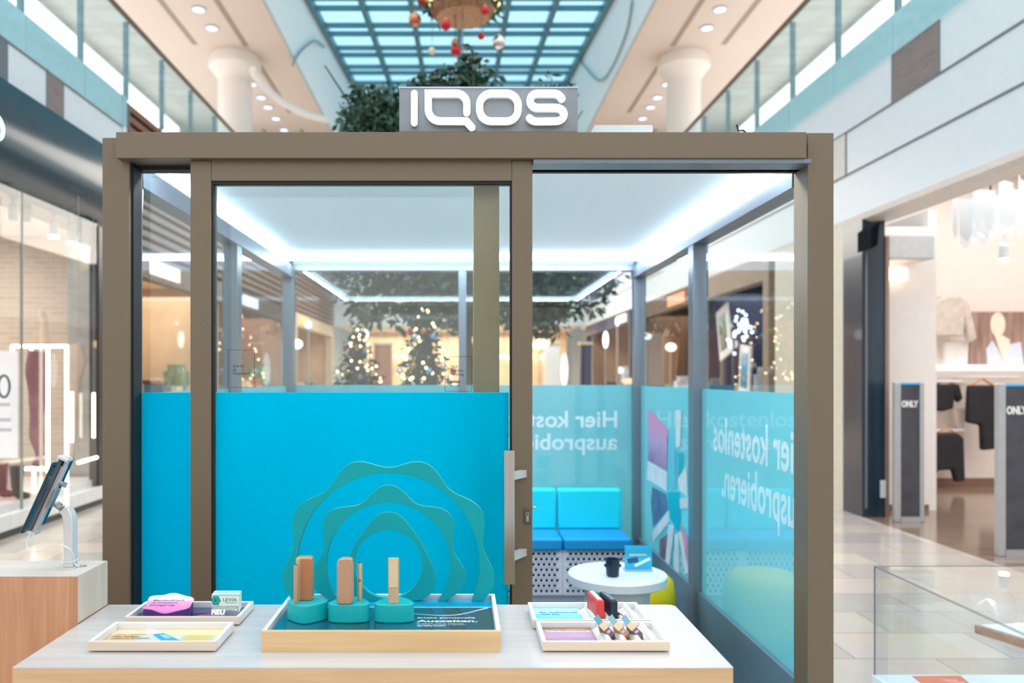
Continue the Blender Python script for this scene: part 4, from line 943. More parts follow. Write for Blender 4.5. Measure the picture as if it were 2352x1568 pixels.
def letter(pts, hw, closed=False):
    d = []
    for i in range(len(pts) - (0 if closed else 1)):
        p, q_ = pts[i], pts[(i + 1) % len(pts)]; m_ = max(1, int(sqrt((p[0] - q_[0]) ** 2 + (p[1] - q_[1]) ** 2) / 14))
        for k in range(m_): d.append((p[0] + (q_[0] - p[0]) * k / m_, p[1] + (q_[1] - p[1]) * k / m_))
    if not closed: d.append(pts[-1])
    out = []
    for (y0, y1, h_, mat, nm, e) in ((sy - .030, sy - .022, hw, LT, 'letter', 0), (sy - .0219, sy - .0005, hw - .6, LS, 'letter_side', .0)):
        n = len(d); Lf = []; Rt = []
        for i, p in enumerate(d):
            a_, b_ = (d[i - 1], d[(i + 1) % n]) if closed else (d[max(i - 1, 0)], d[min(i + 1, n - 1)])
            t_ = Vector((b_[0] - a_[0], b_[1] - a_[1])).normalized(); m_ = 1
            if closed or 0 < i < n - 1:
                d0 = Vector((p[0] - a_[0], p[1] - a_[1])).normalized(); m_ = 1 / max(.68, d0.dot(t_))
            Lf.append((p[0] - t_.y * h_ * m_, p[1] + t_.x * h_ * m_)); Rt.append((p[0] + t_.y * h_ * m_, p[1] - t_.x * h_ * m_))
        mb = strip3(Lf, Rt, y0, y1, closed, nm, mat, sign)
        if not closed:
            capmb(mb, d[0], h_ * .999, y0 + .0002, y1 - .0002); capmb(mb, d[-1], h_ * .999, y0 + .0002, y1 - .0002)
        out.append((nm, mb, mat))
    l = out[0][1].build('letter', out[0][2], sign); out[1][1].build('letter_side', out[1][2], l)
HW = 23
letter([(1033, 628), (1033, 826)], 21)
letter([(1388, 755), (1388, 700)] + arc(1318, 698, 70, 70, 0, -90) + [(1128, 628)] + arc(1208, 735, 80, 80, 180, 90) + [(1385, 816), (1422, 858)], HW)
letter(arc(1555, 708, 80, 80, 180, 270) + arc(1655, 708, 80, 80, 270, 360) + arc(1655, 736, 80, 80, 0, 90) + arc(1555, 736, 80, 80, 90, 180), HW, True)
letter(arc(1975, 690, 62, 62, -25, -90, 5) + arc(1866, 676, 50, 48, 270, 90) + arc(1990, 770, 56, 46, -90, 90) + arc(1866, 772, 62, 46, 90, 150, 5), HW)

o = MB().box(x(1362, 3.3), x(1494, 3.3), 3.26, 3.38, 2.565, H + 571 * 3.3 / F).build('cable_duct', WHITE, bevel=.002)
tag(o, 'thin white duct lying on the kiosk roof right of the sign', 'duct')
o = MB().tube([(x(1700, 3.2) , 3.24, 2.63 - .0), (x(1704, 3.2), 3.24, 2.605), (x(1715, 3.2), 3.24, 2.607), (x(1725, 3.2), 3.24, 2.592), (x(1770, 3.2), 3.24, 2.575), (x(1805, 3.2), 3.24, 2.58), (x(1828, 3.2), 3.24, 2.585)], .004, 6).build('roof_wire', BLACK, smooth=True)
tag(o, 'thin black wire curling on the kiosk roof at the right corner', 'cable')

# ================================================================ INSIDE THE KIOSK
SEATM = pbr('seat_blue', (0, 146, 206), .6, var=.04, scale=40); BACKM = pbr('backrest_cyan', (0, 222, 236), .6, var=.03, scale=40); PERF = pbr('perforated_lilac', (234, 226, 236), .5, var=.02)
DARKIN = pbr('bench_inside', (20, 60, 72), .7)
bp = None
edges_ = [1.25, .748, .248, -.252, -.752, -1.25]
def perf_panel(x0, x1, z0, z1, y, r=.0125, p=.0385):
    mb = MB(); nx = int((x1 - x0) / p); nz = int((z1 - z0) / p); mx_ = (x1 - x0 - nx * p) / 2; mz = (z1 - z0 - nz * p) / 2
    mb.box(x0, x1, y, y + .012, z0, z0 + mz).box(x0, x1, y, y + .012, z1 - mz, z1)
    for j in range(nz):
        za = z0 + mz + j * p; sh = .5 * p if j % 2 else 0; cnt = nx - (1 if j % 2 else 0)
        mb.box(x0, x0 + mx_ + sh, y, y + .012, za, za + p).box(x0 + mx_ + sh + cnt * p, x1, y, y + .012, za, za + p)
        for i in range(cnt):
            xa = x0 + mx_ + sh + i * p; cx_, cz = xa + p / 2, za + p / 2
            out = []; inn = []
            for k in range(12):
                a = 2 * pi * k / 12; c_, s_ = cos(a), sin(a); f = (p / 2) / max(abs(c_), abs(s_))
                out.append((cx_ + c_ * f, y, cz + s_ * f)); inn.append((cx_ + r * c_, y, cz + r * s_))
            back = [(v[0], y + .012, v[2]) for v in inn]
            mb.add(out + inn + back, [(k, (k + 1) % 12, 12 + (k + 1) % 12, 12 + k) for k in range(12)] + [(12 + k, 12 + (k + 1) % 12, 24 + (k + 1) % 12, 24 + k) for k in range(12)])
    return mb
BL = ['cyan bench seat unit at the right corner inside the kiosk', 'cyan bench seat unit second from the right, cut by the door post', 'cyan bench seat unit in the middle behind the door film', 'cyan bench seat unit second from the left behind the door film', 'cyan bench seat unit at the left corner inside the kiosk']
for i in range(5):
    x1, x0 = edges_[i], edges_[i + 1]; cx_ = (x0 + x1) / 2; hw_ = .249
    if bp is None:
        bp = thing('bench_unit', BL[0], 'bench', (cx_, 5.95, .02), 'bench units along the kiosk back wall')
        perf_panel(cx_ - hw_, cx_ + hw_, .02, .345, 5.74).build('perforated_front', PERF, bp)
        MB().box(cx_ - hw_, cx_ + hw_, 5.775, 6.17, .02, .345).build('box', DARKIN, bp)
        MB().box(cx_ - .247, cx_ + .247, 5.70, 6.07, .346, .436).build('seat_cushion', SEATM, bp, bevel=.02, seg=4)
        MB().box(cx_ - .245, cx_ + .245, 6.07, 6.16, .43, .74).build('back_cushion', BACKM, bp, bevel=.02, seg=4)
    else: dup(bp, BL[i], None, (cx_, 5.95, .02))
# table, pouf, cup, leaflet
tq = P(1417.5, 1322, 3.95)
root = thing('round_table', 'round white table inside the kiosk', 'table', (tq.x, tq.y, .02))
MB().lathe([(.235, 0), (.243, .006), (.243, .042), (.237, .048)], (tq.x, tq.y, .576), 48).build('tabletop', pbr('table_white', (206, 212, 216), .3, var=.01), root, smooth=True)
MB().lathe([(.12, 0), (.125, .01), (.165, .555)], (tq.x, tq.y, .0205), 36).build('pedestal', pbr('pedestal_grey', (205, 212, 214), .45), root, smooth=True)
TZ = .6245
o = MB().lathe([(.15, 0), (.19, .03), (.215, .14), (.225, .30), (.212, .40), (.17, .44), (.05, .45)], (1.03, 4.62, .0205), 40).build('pouf', pbr('pouf_yellow', (226, 196, 8), .8, var=.06, scale=90), smooth='all')
tag(o, 'yellow rounded pouf behind the round white table', 'pouf')
cu = P(1407, 1316, 3.88)
root = thing('black_cup', 'dark navy ribbed cup with side lugs on the round white table', 'cup', (cu.x, cu.y, TZ))
MB().lathe([(.024, 0), (.030, .006), (.034, .05), (.034, .085), (.031, .085), (.028, .03), (.01, .01)], (cu.x, cu.y, TZ), 30).build('body', pbr('cup_navy', (14, 34, 54), .35), root, smooth=True)
for s_ in (-1, 1): MB().box(cu.x + s_ * .036 - .005, cu.x + s_ * .036 + .005, cu.y - .01, cu.y + .01, TZ + .045, TZ + .06).build('lug', MATS['cup_navy'], root, bevel=.003)
lf = P(1466, 1304, 3.98)
root = thing('leaflet_stand', 'cyan leaflet in a clear acrylic stand on the round white table', 'leaflet', (lf.x, lf.y, TZ))
MB().box(lf.x - .068, lf.x + .068, lf.y - .012, lf.y + .05, TZ, TZ + .008).build('acrylic_foot', film('acrylic', (225, 238, 244), .5), root)
MB().box(lf.x - .068, lf.x + .068, lf.y - .002, lf.y + .002, TZ + .008, TZ + .128).build('card', ramp_mat('leaflet_print', [(0, (0, 168, 214)), (.45, (60, 190, 224)), (.7, (20, 160, 206)), (1, (30, 176, 214))], 'Z', 0, .13, .35, .5, 30), root)
MB().obox((lf.x + .02, lf.y - .003, TZ + .045), (.038, 0, .018), (0, .0008, 0), (-.003, 0, .006)).build('print_stick', VW, root)
MB().obox((lf.x - .028, lf.y - .003, TZ + .055), (.026, 0, .004), (0, .0008, 0), (-.003, 0, .012)).build('print_device', pbr('print_navy', (20, 84, 130), .5), root)
MB().box(lf.x - .045, lf.x + .04, lf.y - .0035, lf.y - .0022, TZ + .078, TZ + .086).build('print_line', pbr('print_sand', (200, 206, 180), .5), root)

# ================================================================ DISPLAY TABLE
TT = .90
BIRCH = wood('birch_top', (182, 176, 173), (196, 190, 187), .3, 'X', .7, coat=.3)
PLY = wood('birch_edge', (196, 158, 118), (212, 176, 136), .45, 'X', .8)
def rrect(x0, x1, y0, y1, rs, n=6):
    out = []
    for (cx_, cy_, r, a0) in ((x1 - rs[0], y0 + rs[0], rs[0], -90), (x1 - rs[1], y1 - rs[1], rs[1], 0), (x0 + rs[2], y1 - rs[2], rs[2], 90), (x0 + rs[3], y0 + rs[3], rs[3], 180)):
        if r == 0: out.append((cx_, cy_)); continue
        for k in range(n + 1):
            a = radians(a0 + 90 * k / n); out.append((cx_ + r * cos(a), cy_ + r * sin(a)))
    return out
table = thing('display_table', 'pale birch display table in the foreground carrying the trays', 'table', (-.2, 2.17, 0))
tx0, tx1 = -1.077, (1685 - CX) * 1.907 / F
MB().prism(rrect(tx0, tx1, 1.907, 2.436, (.004, .022, .0, .004)), TT - .002, TT, 'Z').build('tabletop', BIRCH, table)
MB().prism(rrect(tx0, tx1, 1.907, 2.436, (.004, .022, .0, .004)), TT - .05, TT - .0021, 'Z').build('edge_band', PLY, table)
MB().box(tx0 + .005, tx1 - .02, 1.93, 2.42, 0, TT - .051).build('body', wood('table_body', (196, 160, 120), (214, 180, 140), .5, 'Z'), table)

block = thing('wooden_block', 'tall veneered wooden block at the left carrying the tablet stand', 'counter', (-1.5, 2.34, 0))
MB().box(-1.95, -1.083, 2.248, 2.437, 0, 1.033).build('body', wood('oak_front', (176, 124, 90), (200, 148, 112), .5, 'Z', .9), block)
MB().box(-1.95, -1.0835, 2.2475, 2.4375, 1.0331, 1.0345).build('top_veneer', wood('oak_top', (192, 182, 174), (212, 203, 196), .45, 'X', .6), block)
MB().box(-1.0829, -1.0815, 2.2485, 2.4365, .9005, 1.0335).build('side_veneer', wood('oak_side', (196, 178, 160), (216, 198, 180), .45, 'Z', .6), block)

# ---------------- tray builder
def tray(label, x0, x1, y0, y1, ztop, base, rim=.009, mats=None, insert=None, grp=None, wallm=None, frontm=None, foot=.0):
    r_ = thing('display_tray', label, 'tray', ((x0 + x1) / 2, (y0 + y1) / 2, TT), grp)
    z0 = TT + foot
    MB().box(x0, x1, y0, y0 + rim, z0, ztop).build('front_wall', frontm, r_, bevel=.0006)
    mb = MB().box(x0, x0 + rim, y0 + rim, y1 - rim, z0, ztop).box(x1 - rim, x1, y0 + rim, y1 - rim, z0, ztop).box(x0, x1, y1 - rim, y1, z0, ztop)
    mb.build('rim', wallm, r_, bevel=.0006)
    MB().box(x0 + rim, x1 - rim, y0 + rim, y1 - rim, z0, base).build('bottom', wallm, r_)
    if foot: MB().box(x0 + .02, x1 - .02, y0 + .015, y1 - .015, TT, z0).build('foot', BLACK, r_)
    return r_
TW = wood('tray_whitewood', (214, 212, 212), (226, 224, 224), .4, 'X', .5)
TF = wood('tray_front_pale', (204, 182, 164), (222, 202, 186), .45, 'X', .7)
TFY = wood('tray_front_honey', (206, 168, 120), (222, 188, 142), .42, 'X', .8)
# centre tray
B0 = .9415
ctr = tray('large honey-fronted display tray in the table centre, carrying the teal rings', -.504, .1055, 2.016, 2.364, .953, B0 - .002, rim=.011, wallm=TW, frontm=TFY)
PR = ramp_mat('print_dusk', [(0, (20, 92, 112)), (.35, (36, 60, 72)), (.6, (20, 84, 104)), (.85, (64, 60, 62)), (1, (70, 66, 66))], 'X', -.25, .28, .1, .35, 9, coat=.6)
MB().box(-.491, .0925, 2.030, 2.262, B0 - .002, B0).build('printed_glass', PR, ctr)
MB().box(-.491, .0925, 2.264, 2.351, B0 - .002, B0 + .0005).build('cyan_strip', pbr('strip_cyan', (0, 150, 190), .25, coat=.4), ctr)
MB().box(-.491, .0925, 2.262, 2.264, B0 - .002, B0 + .001).build('strip_edge', WHITE, ctr)
wv = MB(); pp = []
def zYc(px, py): Yq = (H - B0) * F / (py - CY); return ((px - CX) * Yq / F, Yq, B0 + .0002)
wq = [Vector(zYc(*q)) for q in ((950, 1409), (975, 1411), (1000, 1412.5), (1025, 1413), (1050, 1411.5), (1075, 1407), (1098, 1401), (1121, 1395.5))]
for i in range(len(wq) - 1):
    p0, p1, p2, p3 = wq[max(i - 1, 0)], wq[i], wq[i + 1], wq[min(i + 2, len(wq) - 1)]
    for k in range(5):
        u_ = k / 5; pp.append(.5 * ((2 * p1) + (-p0 + p2) * u_ + (2 * p0 - 5 * p1 + 4 * p2 - p3) * u_ ** 2 + (-p0 + 3 * p1 - 3 * p2 + p3) * u_ ** 3))
pp.append(wq[-1])
for i in range(len(pp) - 1):
    a, b_ = pp[i], pp[i + 1]; w0, w1 = .002 + .004 * i / len(pp), .002 + .004 * (i + 1) / len(pp)
    wv.add([(a[0], a[1] - w0, a[2]), (b_[0], b_[1] - w1, b_[2]), (b_[0], b_[1] + w1, b_[2]), (a[0], a[1] + w0, a[2])], [(0, 1, 2, 3)])
wv.build('printed_wave', pbr('wave_blue', (150, 190, 205), .4), ctr)
TXW = pbr('text_white', (224, 236, 240), .5, var=.0)
def ttext(s, px, py, h, fitpx, mat, parent, z, bold=0.0, hz=None):
    Y = (H - z) * F / (py - CY); X = (px - CX) * Y / F
    return text(s, h, 'lettering', mat, parent, (X, Y, z), (1, 0, 0), (0, 1, 0), (0, 0, 1), bold=bold, fit=fitpx * Y / F, ext=.0001, off=.0001)
ttext('Erlebe genussvolle', 959, 1419.5, .0085, 132, TXW, ctr, B0, .0002)
ttext('Auszeiten.', 957, 1427.8, .0150, 140, TXW, ctr, B0, .0006)
ttext('Entdecke, was es bedeutet,', 958, 1432, .0040, 108, TXW, ctr, B0)
ttext('Auszeiten bewusster zu genießen.', 958, 1434.8, .0040, 112, TXW, ctr, B0)
ttext('Mit IQOS ILUMA.', 958, 1437.6, .0040, 66, TXW, ctr, B0, .0003)

# scalloped rings
TEAL = pbr('ring_teal', (0, 152, 158), .55, var=.02, spec=.25)
k_ = 2.335 / F; RCX = (893 - CX) * k_; RCZ = H - (1293 - CY) * k_; RB = B0 + .0007
cb = (RB - RCZ)
def ring(label, fo, ri, y0, y1):
    n = 160; zc = RCZ
    def pt(r, a): return (RCX + r * sin(a), zc + r * cos(a))
    outer_ = []
    A = [pi * k / 400 for k in range(401)]
    ao = pi
    for a in A:
        if fo(a) * cos(a) < cb: ao = a; break
    ai = pi
    for a in A:
        if ri * cos(a) < cb: ai = a; break
    mb = MB()
    if ao >= pi or ri < -cb:
        # closed ring standing on its lowest lobe
        Lf = [pt(fo(2 * pi * k / n), 2 * pi * k / n) for k in range(n)]; Rt = [pt(ri, 2 * pi * k / n) for k in range(n)]
        Lf = [(p[0], max(p[1], RB)) for p in Lf]; closed = True
    else:
        Lf = [pt(fo(-ao + 2 * ao * k / n), -ao + 2 * ao * k / n) for k in range(n + 1)]; Rt = [pt(ri, -ai + 2 * ai * k / n) for k in range(n + 1)]
        for L_ in (Lf, Rt): L_[0] = (L_[0][0], RB); L_[-1] = (L_[-1][0], RB)
        closed = False
    m_ = len(Lf)
    V = [(p[0], y0, p[1]) for p in Lf] + [(p[0], y0, p[1]) for p in Rt] + [(p[0], y1, p[1]) for p in Lf] + [(p[0], y1, p[1]) for p in Rt]
    F_ = []
    for i in range(m_ if closed else m_ - 1):
        j = (i + 1) % m_
        F_ += [(i, m_ + i, m_ + j, j), (2 * m_ + i, 2 * m_ + j, 3 * m_ + j, 3 * m_ + i), (i, j, 2 * m_ + j, 2 * m_ + i), (m_ + i, 3 * m_ + i, 3 * m_ + j, m_ + j)]
    if not closed: F_ += [(0, 2 * m_, 3 * m_, m_), (m_ - 1, 2 * m_ - 1, 4 * m_ - 1, 3 * m_ - 1)]
    mb.add(V, F_)
    o = mb.build('scalloped_ring', TEAL, smooth=True, bevel=.0008)
    tag(o, label, 'ring ornament')
s1 = k_
ring('largest teal scalloped arch standing on the centre tray', lambda a: s1 * (233 - 12.5 * cos(9 * a)), 208 * s1, 2.322, 2.342)
ring('middle teal scalloped arch inside the largest one', lambda a: s1 * (166 + 14.5 * cos(7 * a)), 141 * s1, 2.322, 2.342)
ring('smallest teal ring with three soft corners inside the arches', lambda a: s1 * (101 + 15 * cos(3 * a) + 2.5 * cos(6 * a)), 78 * s1, 2.322, 2.342)

# pods and devices
def blob(cx_, cy_, rx, ry, rot, lobes=3, amp=.13, n=72):
    out = []
    for k in range(n):
        a = 2 * pi * k / n; r = 1 + amp * cos(lobes * (a - rot)) + (amp * .2) * cos(2 * lobes * (a - rot))
        out.append((cx_ + rx * r * cos(a), cy_ + ry * r * sin(a)))
    return out
POD = pbr('pod_teal', (0, 172, 176), .45, var=.02)
ZP = B0 + .0005; ZT = .9915
def pod(label, px, w_, yc, d, rot, lobes, amp):
    X = (px - CX) * (yc - d / 2) / F
    pts = blob(X, yc, w_ / 2, d / 2, rot, lobes, amp)
    xs = [p[0] for p in pts]; sc = w_ / (max(xs) - min(xs)); mx_ = (max(xs) + min(xs)) / 2
    pts = [(X + (p[0] - mx_) * sc, p[1]) for p in pts]
    mb = MB().prism(pts, B0, ZT, 'Z')
    o = mb.build('device_pod', POD, smooth=True, bevel=.0035, seg=4)
    tag(o, label, 'display stand', 'teal device pods'); return X
pod('teal pod at the left with its rounded corner toward the front', 699, .110, 2.158, .094, -pi / 2, 4, .07)
pod('middle teal pod with a straight front', 798.5, .1115, 2.152, .082, pi / 2, 3, .13)
pod('right teal pod with a straight front under the single cream stick', 903.5, .107, 2.152, .082, pi / 2, 3, .13)
COP = pbr('copper_satin', (186, 146, 118), .35, .35, var=.05, scale=90); GLD = pbr('gold_satin', (206, 180, 146), .3, .5, var=.05, scale=90)
def W(px, py, Y): return P(px, py, Y)
def pen(label, px, py0, py1, rpx, Y, mat, ring_=True, btn=False):
    a, c = W(px, py1, Y), W(px, py0, Y); r = rpx * Y / F; z0 = ZT; h = c.z - z0
    r_ = thing('stick_holder', label, 'device', (a.x, Y, z0))
    MB().lathe([(r * .85, 0), (r * .95, .002), (r, .01), (r, h - .002), (r * .9, h - .0003)], (a.x, Y, z0), 24).build('body', mat, r_, smooth=True)
    MB().lathe([(r * .93, 0), (r * .93, .0012), (r * .55, .0018)], (a.x, Y, z0 + h), 24).build('top_ring', CHROME, r_, smooth=True)
    MB().lathe([(r * .5, 0), (r * .5, .0006)], (a.x, Y, z0 + h + .0019), 16).build('bore', BLACK, r_)
    if btn:
        zc = P(px, 1331, Y).z; MB().ball((a.x, Y - r * .94, zc), .0042, 14, 8, (1, .3, 1)).build('button', pbr('button_bronze', (150, 122, 98), .3, .6), r_, smooth='all')
pen('slim copper stick holder on the left pod', 680, 1298, 1384, 5.7, 2.128, COP)
pen('slim gold stick holder with a round button on the middle pod', 826.5, 1293, 1380, 5.7, 2.155, GLD, btn=True)
def rbox(name, x0, x1, y0, y1, z0, z1, r, mat, parent, seg=5, axis='Y'):
    pts = rrect(x0, x1, z0, z1, (r, r, r, r), 8)
    return MB().prism(pts, y0, y1, 'Y').build(name, mat, parent, smooth=True, bevel=.0025, seg=3)
# left charger: rounded block, copper front plate
Y = 2.165; a, c = W(681, 1378, Y), W(719, 1278, Y)
r_ = thing('pocket_charger', 'upright copper charger with a flat front plate on the left pod', 'device', ((a.x + c.x) / 2, Y, ZT))
rbox('body', a.x, c.x, Y - .010, Y + .018, ZT, c.z, .007, pbr('gold_dark', (196, 160, 120), .35, .5), r_)
rbox('front_plate', W(692, 0, Y).x, c.x - .0002, Y - .0125, Y - .0102, ZT + .001, c.z - .004, .004, pbr('copper_plate', (178, 116, 76), .45, .15, var=.05, scale=120), r_)
rbox('side_strip', a.x + .0008, W(692, 0, Y).x - .0002, Y - .012, Y - .0102, ZT + .001, c.z - .003, .002, GLD, r_)
# middle pebble charger
Y = 2.125; a, c = W(774.5, 1385, Y), W(811, 1280, Y)
r_ = thing('pocket_charger', 'upright pebble-shaped beige charger on the middle pod', 'device', ((a.x + c.x) / 2, Y, ZT))
pts = rrect(a.x, c.x, ZT, c.z, (.009, .009, .016, .012), 10)
MB().prism(pts, Y - .010, Y + .012, 'Y').build('body', COP, r_, smooth=True, bevel=.004, seg=4)
MB().box(c.x - .0006, c.x + .0016, Y - .006, Y + .008, ZT + .012, c.z - .010).build('polished_edge', CHROME, r_, bevel=.0005)
# single cream stick
Y = 2.135; a, c = W(891.5, 1383, Y), W(916.5, 1281, Y)
r_ = thing('heat_stick_device', 'single upright cream and gold stick on the right pod', 'device', ((a.x + c.x) / 2, Y, ZT))
zm = P(0, 1348, Y).z
MB().prism(rrect(a.x, c.x, Y - .008, Y + .008, (.005,) * 4, 6), zm, c.z, 'Z').build('upper_body', GLD, r_, smooth=True, bevel=.001)
MB().prism(rrect(a.x + .0005, c.x - .0005, Y - .0075, Y + .0075, (.005,) * 4, 6), ZT, zm - .0002, 'Z').build('lower_body', pbr('beige_matt', (190, 164, 132), .5), r_, smooth=True, bevel=.001)
MB().box(a.x + .0025, c.x - .0025, Y - .0086, Y - .0081, zm + .001, c.z - .003).build('front_panel', pbr('panel_cream', (214, 192, 158), .35, .2), r_)
MB().box(a.x + .004, c.x - .009, Y - .003, Y + .003, c.z, c.z + .0012).build('top_button', CHROME, r_, bevel=.0004)

# ---------------- left trays
Z1 = .9265
fl = tray('front left pale tray with a cream print of a tobacco stick', -.945, -.619, 2.013, 2.178, .9272, .9085, wallm=TW, frontm=TF, foot=.004, rim=.010)
MB().box(-.9345, -.6295, 2.0235, 2.1675, .9085, .9095).build('printed_card', ramp_mat('print_cream', [(0, (206, 170, 120)), (.25, (214, 184, 138)), (.3, (196, 204, 200)), (.62, (206, 214, 208)), (.68, (212, 190, 110)), (.88, (216, 196, 122)), (.92, (196, 208, 190)), (1, (200, 206, 190))], 'X', -.155, .155, .25, .03, 6, coat=.5), fl)
MB().box(-.9345, -.6295, 2.118, 2.1675, .9096, .9098).build('printed_band', ramp_mat('print_tan', [(0, (226, 196, 160)), (1, (226, 206, 150))], 'X', -.15, .15, .25, .05, 6, coat=.5), fl)
TD = pbr('text_brown', (128, 100, 66), .5); TB = pbr('text_blue', (40, 70, 130), .5)
zf = .9096
ttext('Ohne Heizblatt.', 264, 1457.5, .0085, 72, TD, fl, zf, .0003)
ttext('Kein Reinigen.', 259, 1461.8, .0085, 62, TD, fl, zf, .0003)
ttext('Leicht zu bedienen.', 254, 1466.2, .0085, 90, TD, fl, zf, .0003)
def flat(pxs, z, mat, nm, parent, t_=.0002):
    pts = []
    for px, py in pxs:
        Y = (H - z) * F / (py - CY); pts.append(((px - CX) * Y / F, Y))
    return MB().prism(pts, z, z + t_, 'Z').build(nm, mat, parent)
flat([(334, 1445.5), (350, 1444), (372, 1454), (352, 1458)], zf, pbr('stick_white', (214, 224, 234), .4), 'printed_stick', fl, .0003)
flat([(350, 1456), (376, 1453), (416, 1471), (372, 1471)], zf + .0004, pbr('stick_teal', (40, 150, 180), .4, var=.2, scale=60), 'printed_stick_body', fl)
flat([(366, 1458), (380, 1456.5), (396, 1464), (380, 1466)], zf + .0008, pbr('stick_teal_pale', (120, 196, 212), .4), 'printed_window', fl)

rl = tray('rear left pale tray with a navy print, behind the cream one', -.943, -.619, 2.227, 2.385, .9250, .908, wallm=TW, frontm=TF, foot=.004, rim=.010)
NVP = pbr('print_navy_glossy', (22, 40, 92), .15, coat=.6, var=.2)
MB().box(-.9325, -.6295, 2.2375, 2.3745, .908, .909).build('printed_card', NVP, rl)
mb = MB()
for j in range(9):
    for i in range(14):
        u = i / 14; v = (i + 1) / 14
        def cv(q): return (-.80 + .012 * j + .09 * q + .010 * sin(q * 7 + j * .5), 2.262 + .006 * j * (1 - .2 * q) + .02 * sin(q * 3.1 + .3 * j))
        a, b_ = cv(u), cv(v); wd = .0016
        mb.add([(a[0], a[1] - wd, .9092), (b_[0], b_[1] - wd, .9092), (b_[0], b_[1] + wd, .9092), (a[0], a[1] + wd, .9092)], [(0, 1, 2, 3)])
mb.build('printed_waves', pbr('wave_pink', (214, 120, 190), .4), rl)
# pink wavy block
def zY(py, z): return (H - z) * F / (py - CY)
bz0, bsl = .9092, .286
def bzt(Y): return .930 + bsl * (Y - 2.245)
def bY(py): return 1.312 / (bsl + (py - CY) / F)
top = [(337, 1390), (341, 1371), (352, 1367), (378, 1366), (390, 1362), (403, 1361), (415, 1364), (428, 1368.5), (442, 1370.5), (447, 1377), (439, 1386), (438, 1392), (430, 1397), (405, 1402), (385, 1407.5), (372, 1407.5), (362, 1404), (350, 1399), (338, 1397.5), (328, 1397), (327, 1395)]
tp = []
for px, py in top:
    Y = bY(py); tp.append(((px - CX) * Y / F, Y))
def smoothpoly(p, it=2):
    for _ in range(it):
        q = []
        for i in range(len(p)):
            a, b_ = p[i], p[(i + 1) % len(p)]
            q += [(a[0] * .75 + b_[0] * .25, a[1] * .75 + b_[1] * .25), (a[0] * .25 + b_[0] * .75, a[1] * .25 + b_[1] * .75)]
        p = q
    return p
tp = smoothpoly(tp)
bx = sum(p[0] for p in tp) / len(tp); by = sum(p[1] for p in tp) / len(tp)
pk = thing('message_block', 'purple wavy-edged block with a pink and white printed top on the rear left tray', 'sign', (bx, by, bz0))
def slab(pts, zlo, zhi):
    n = len(pts); V = [(p[0], p[1], zlo(p[1])) for p in pts] + [(p[0], p[1], zhi(p[1])) for p in pts]
    a = sum(pts[i][0] * pts[(i + 1) % n][1] - pts[(i + 1) % n][0] * pts[i][1] for i in range(n))
    F_ = [tuple(range(n))[::-1], tuple(range(n, 2 * n))] + [(i, (i + 1) % n, n + (i + 1) % n, n + i) for i in range(n)]
    if a < 0: F_ = [f[::-1] for f in F_]
    return MB().add(V, F_)
slab([(bx + (p[0] - bx) * .97, by + (p[1] - by) * .97) for p in tp], lambda y: bz0 + .0002, lambda y: bzt(y) - .0021).build('body', pbr('block_purple', (84, 52, 116), .4), pk, smooth=True)
slab(tp, lambda y: bzt(y) - .002, bzt).build('printed_top', ramp_mat('print_pink', [(0, (190, 96, 178)), (.42, (222, 128, 178)), (.58, (234, 150, 186)), (.66, (226, 226, 240)), (1, (214, 226, 240))], 'Y', -.055, .055, .35, .12, 9), pk, smooth=True)
ca = cos(math.atan(bsl)); sa = sin(math.atan(bsl))
for s_, px, py, wpx in (('Mentholfrisch.', 351, 1380, 74), ('Aromatisch.', 347, 1385.5, 61), ('Einzigartig.', 343, 1391, 59)):
    Yq = bY(py); text(s_, .0085, 'lettering', TB, pk, ((px - CX) * Yq / F, Yq, bzt(Yq)), (1, 0, 0), (.0 + .18, ca * .98, sa * .98), (0, -sa, ca), bold=.00015, fit=wpx * Yq / F, ext=.0001, off=.0001)
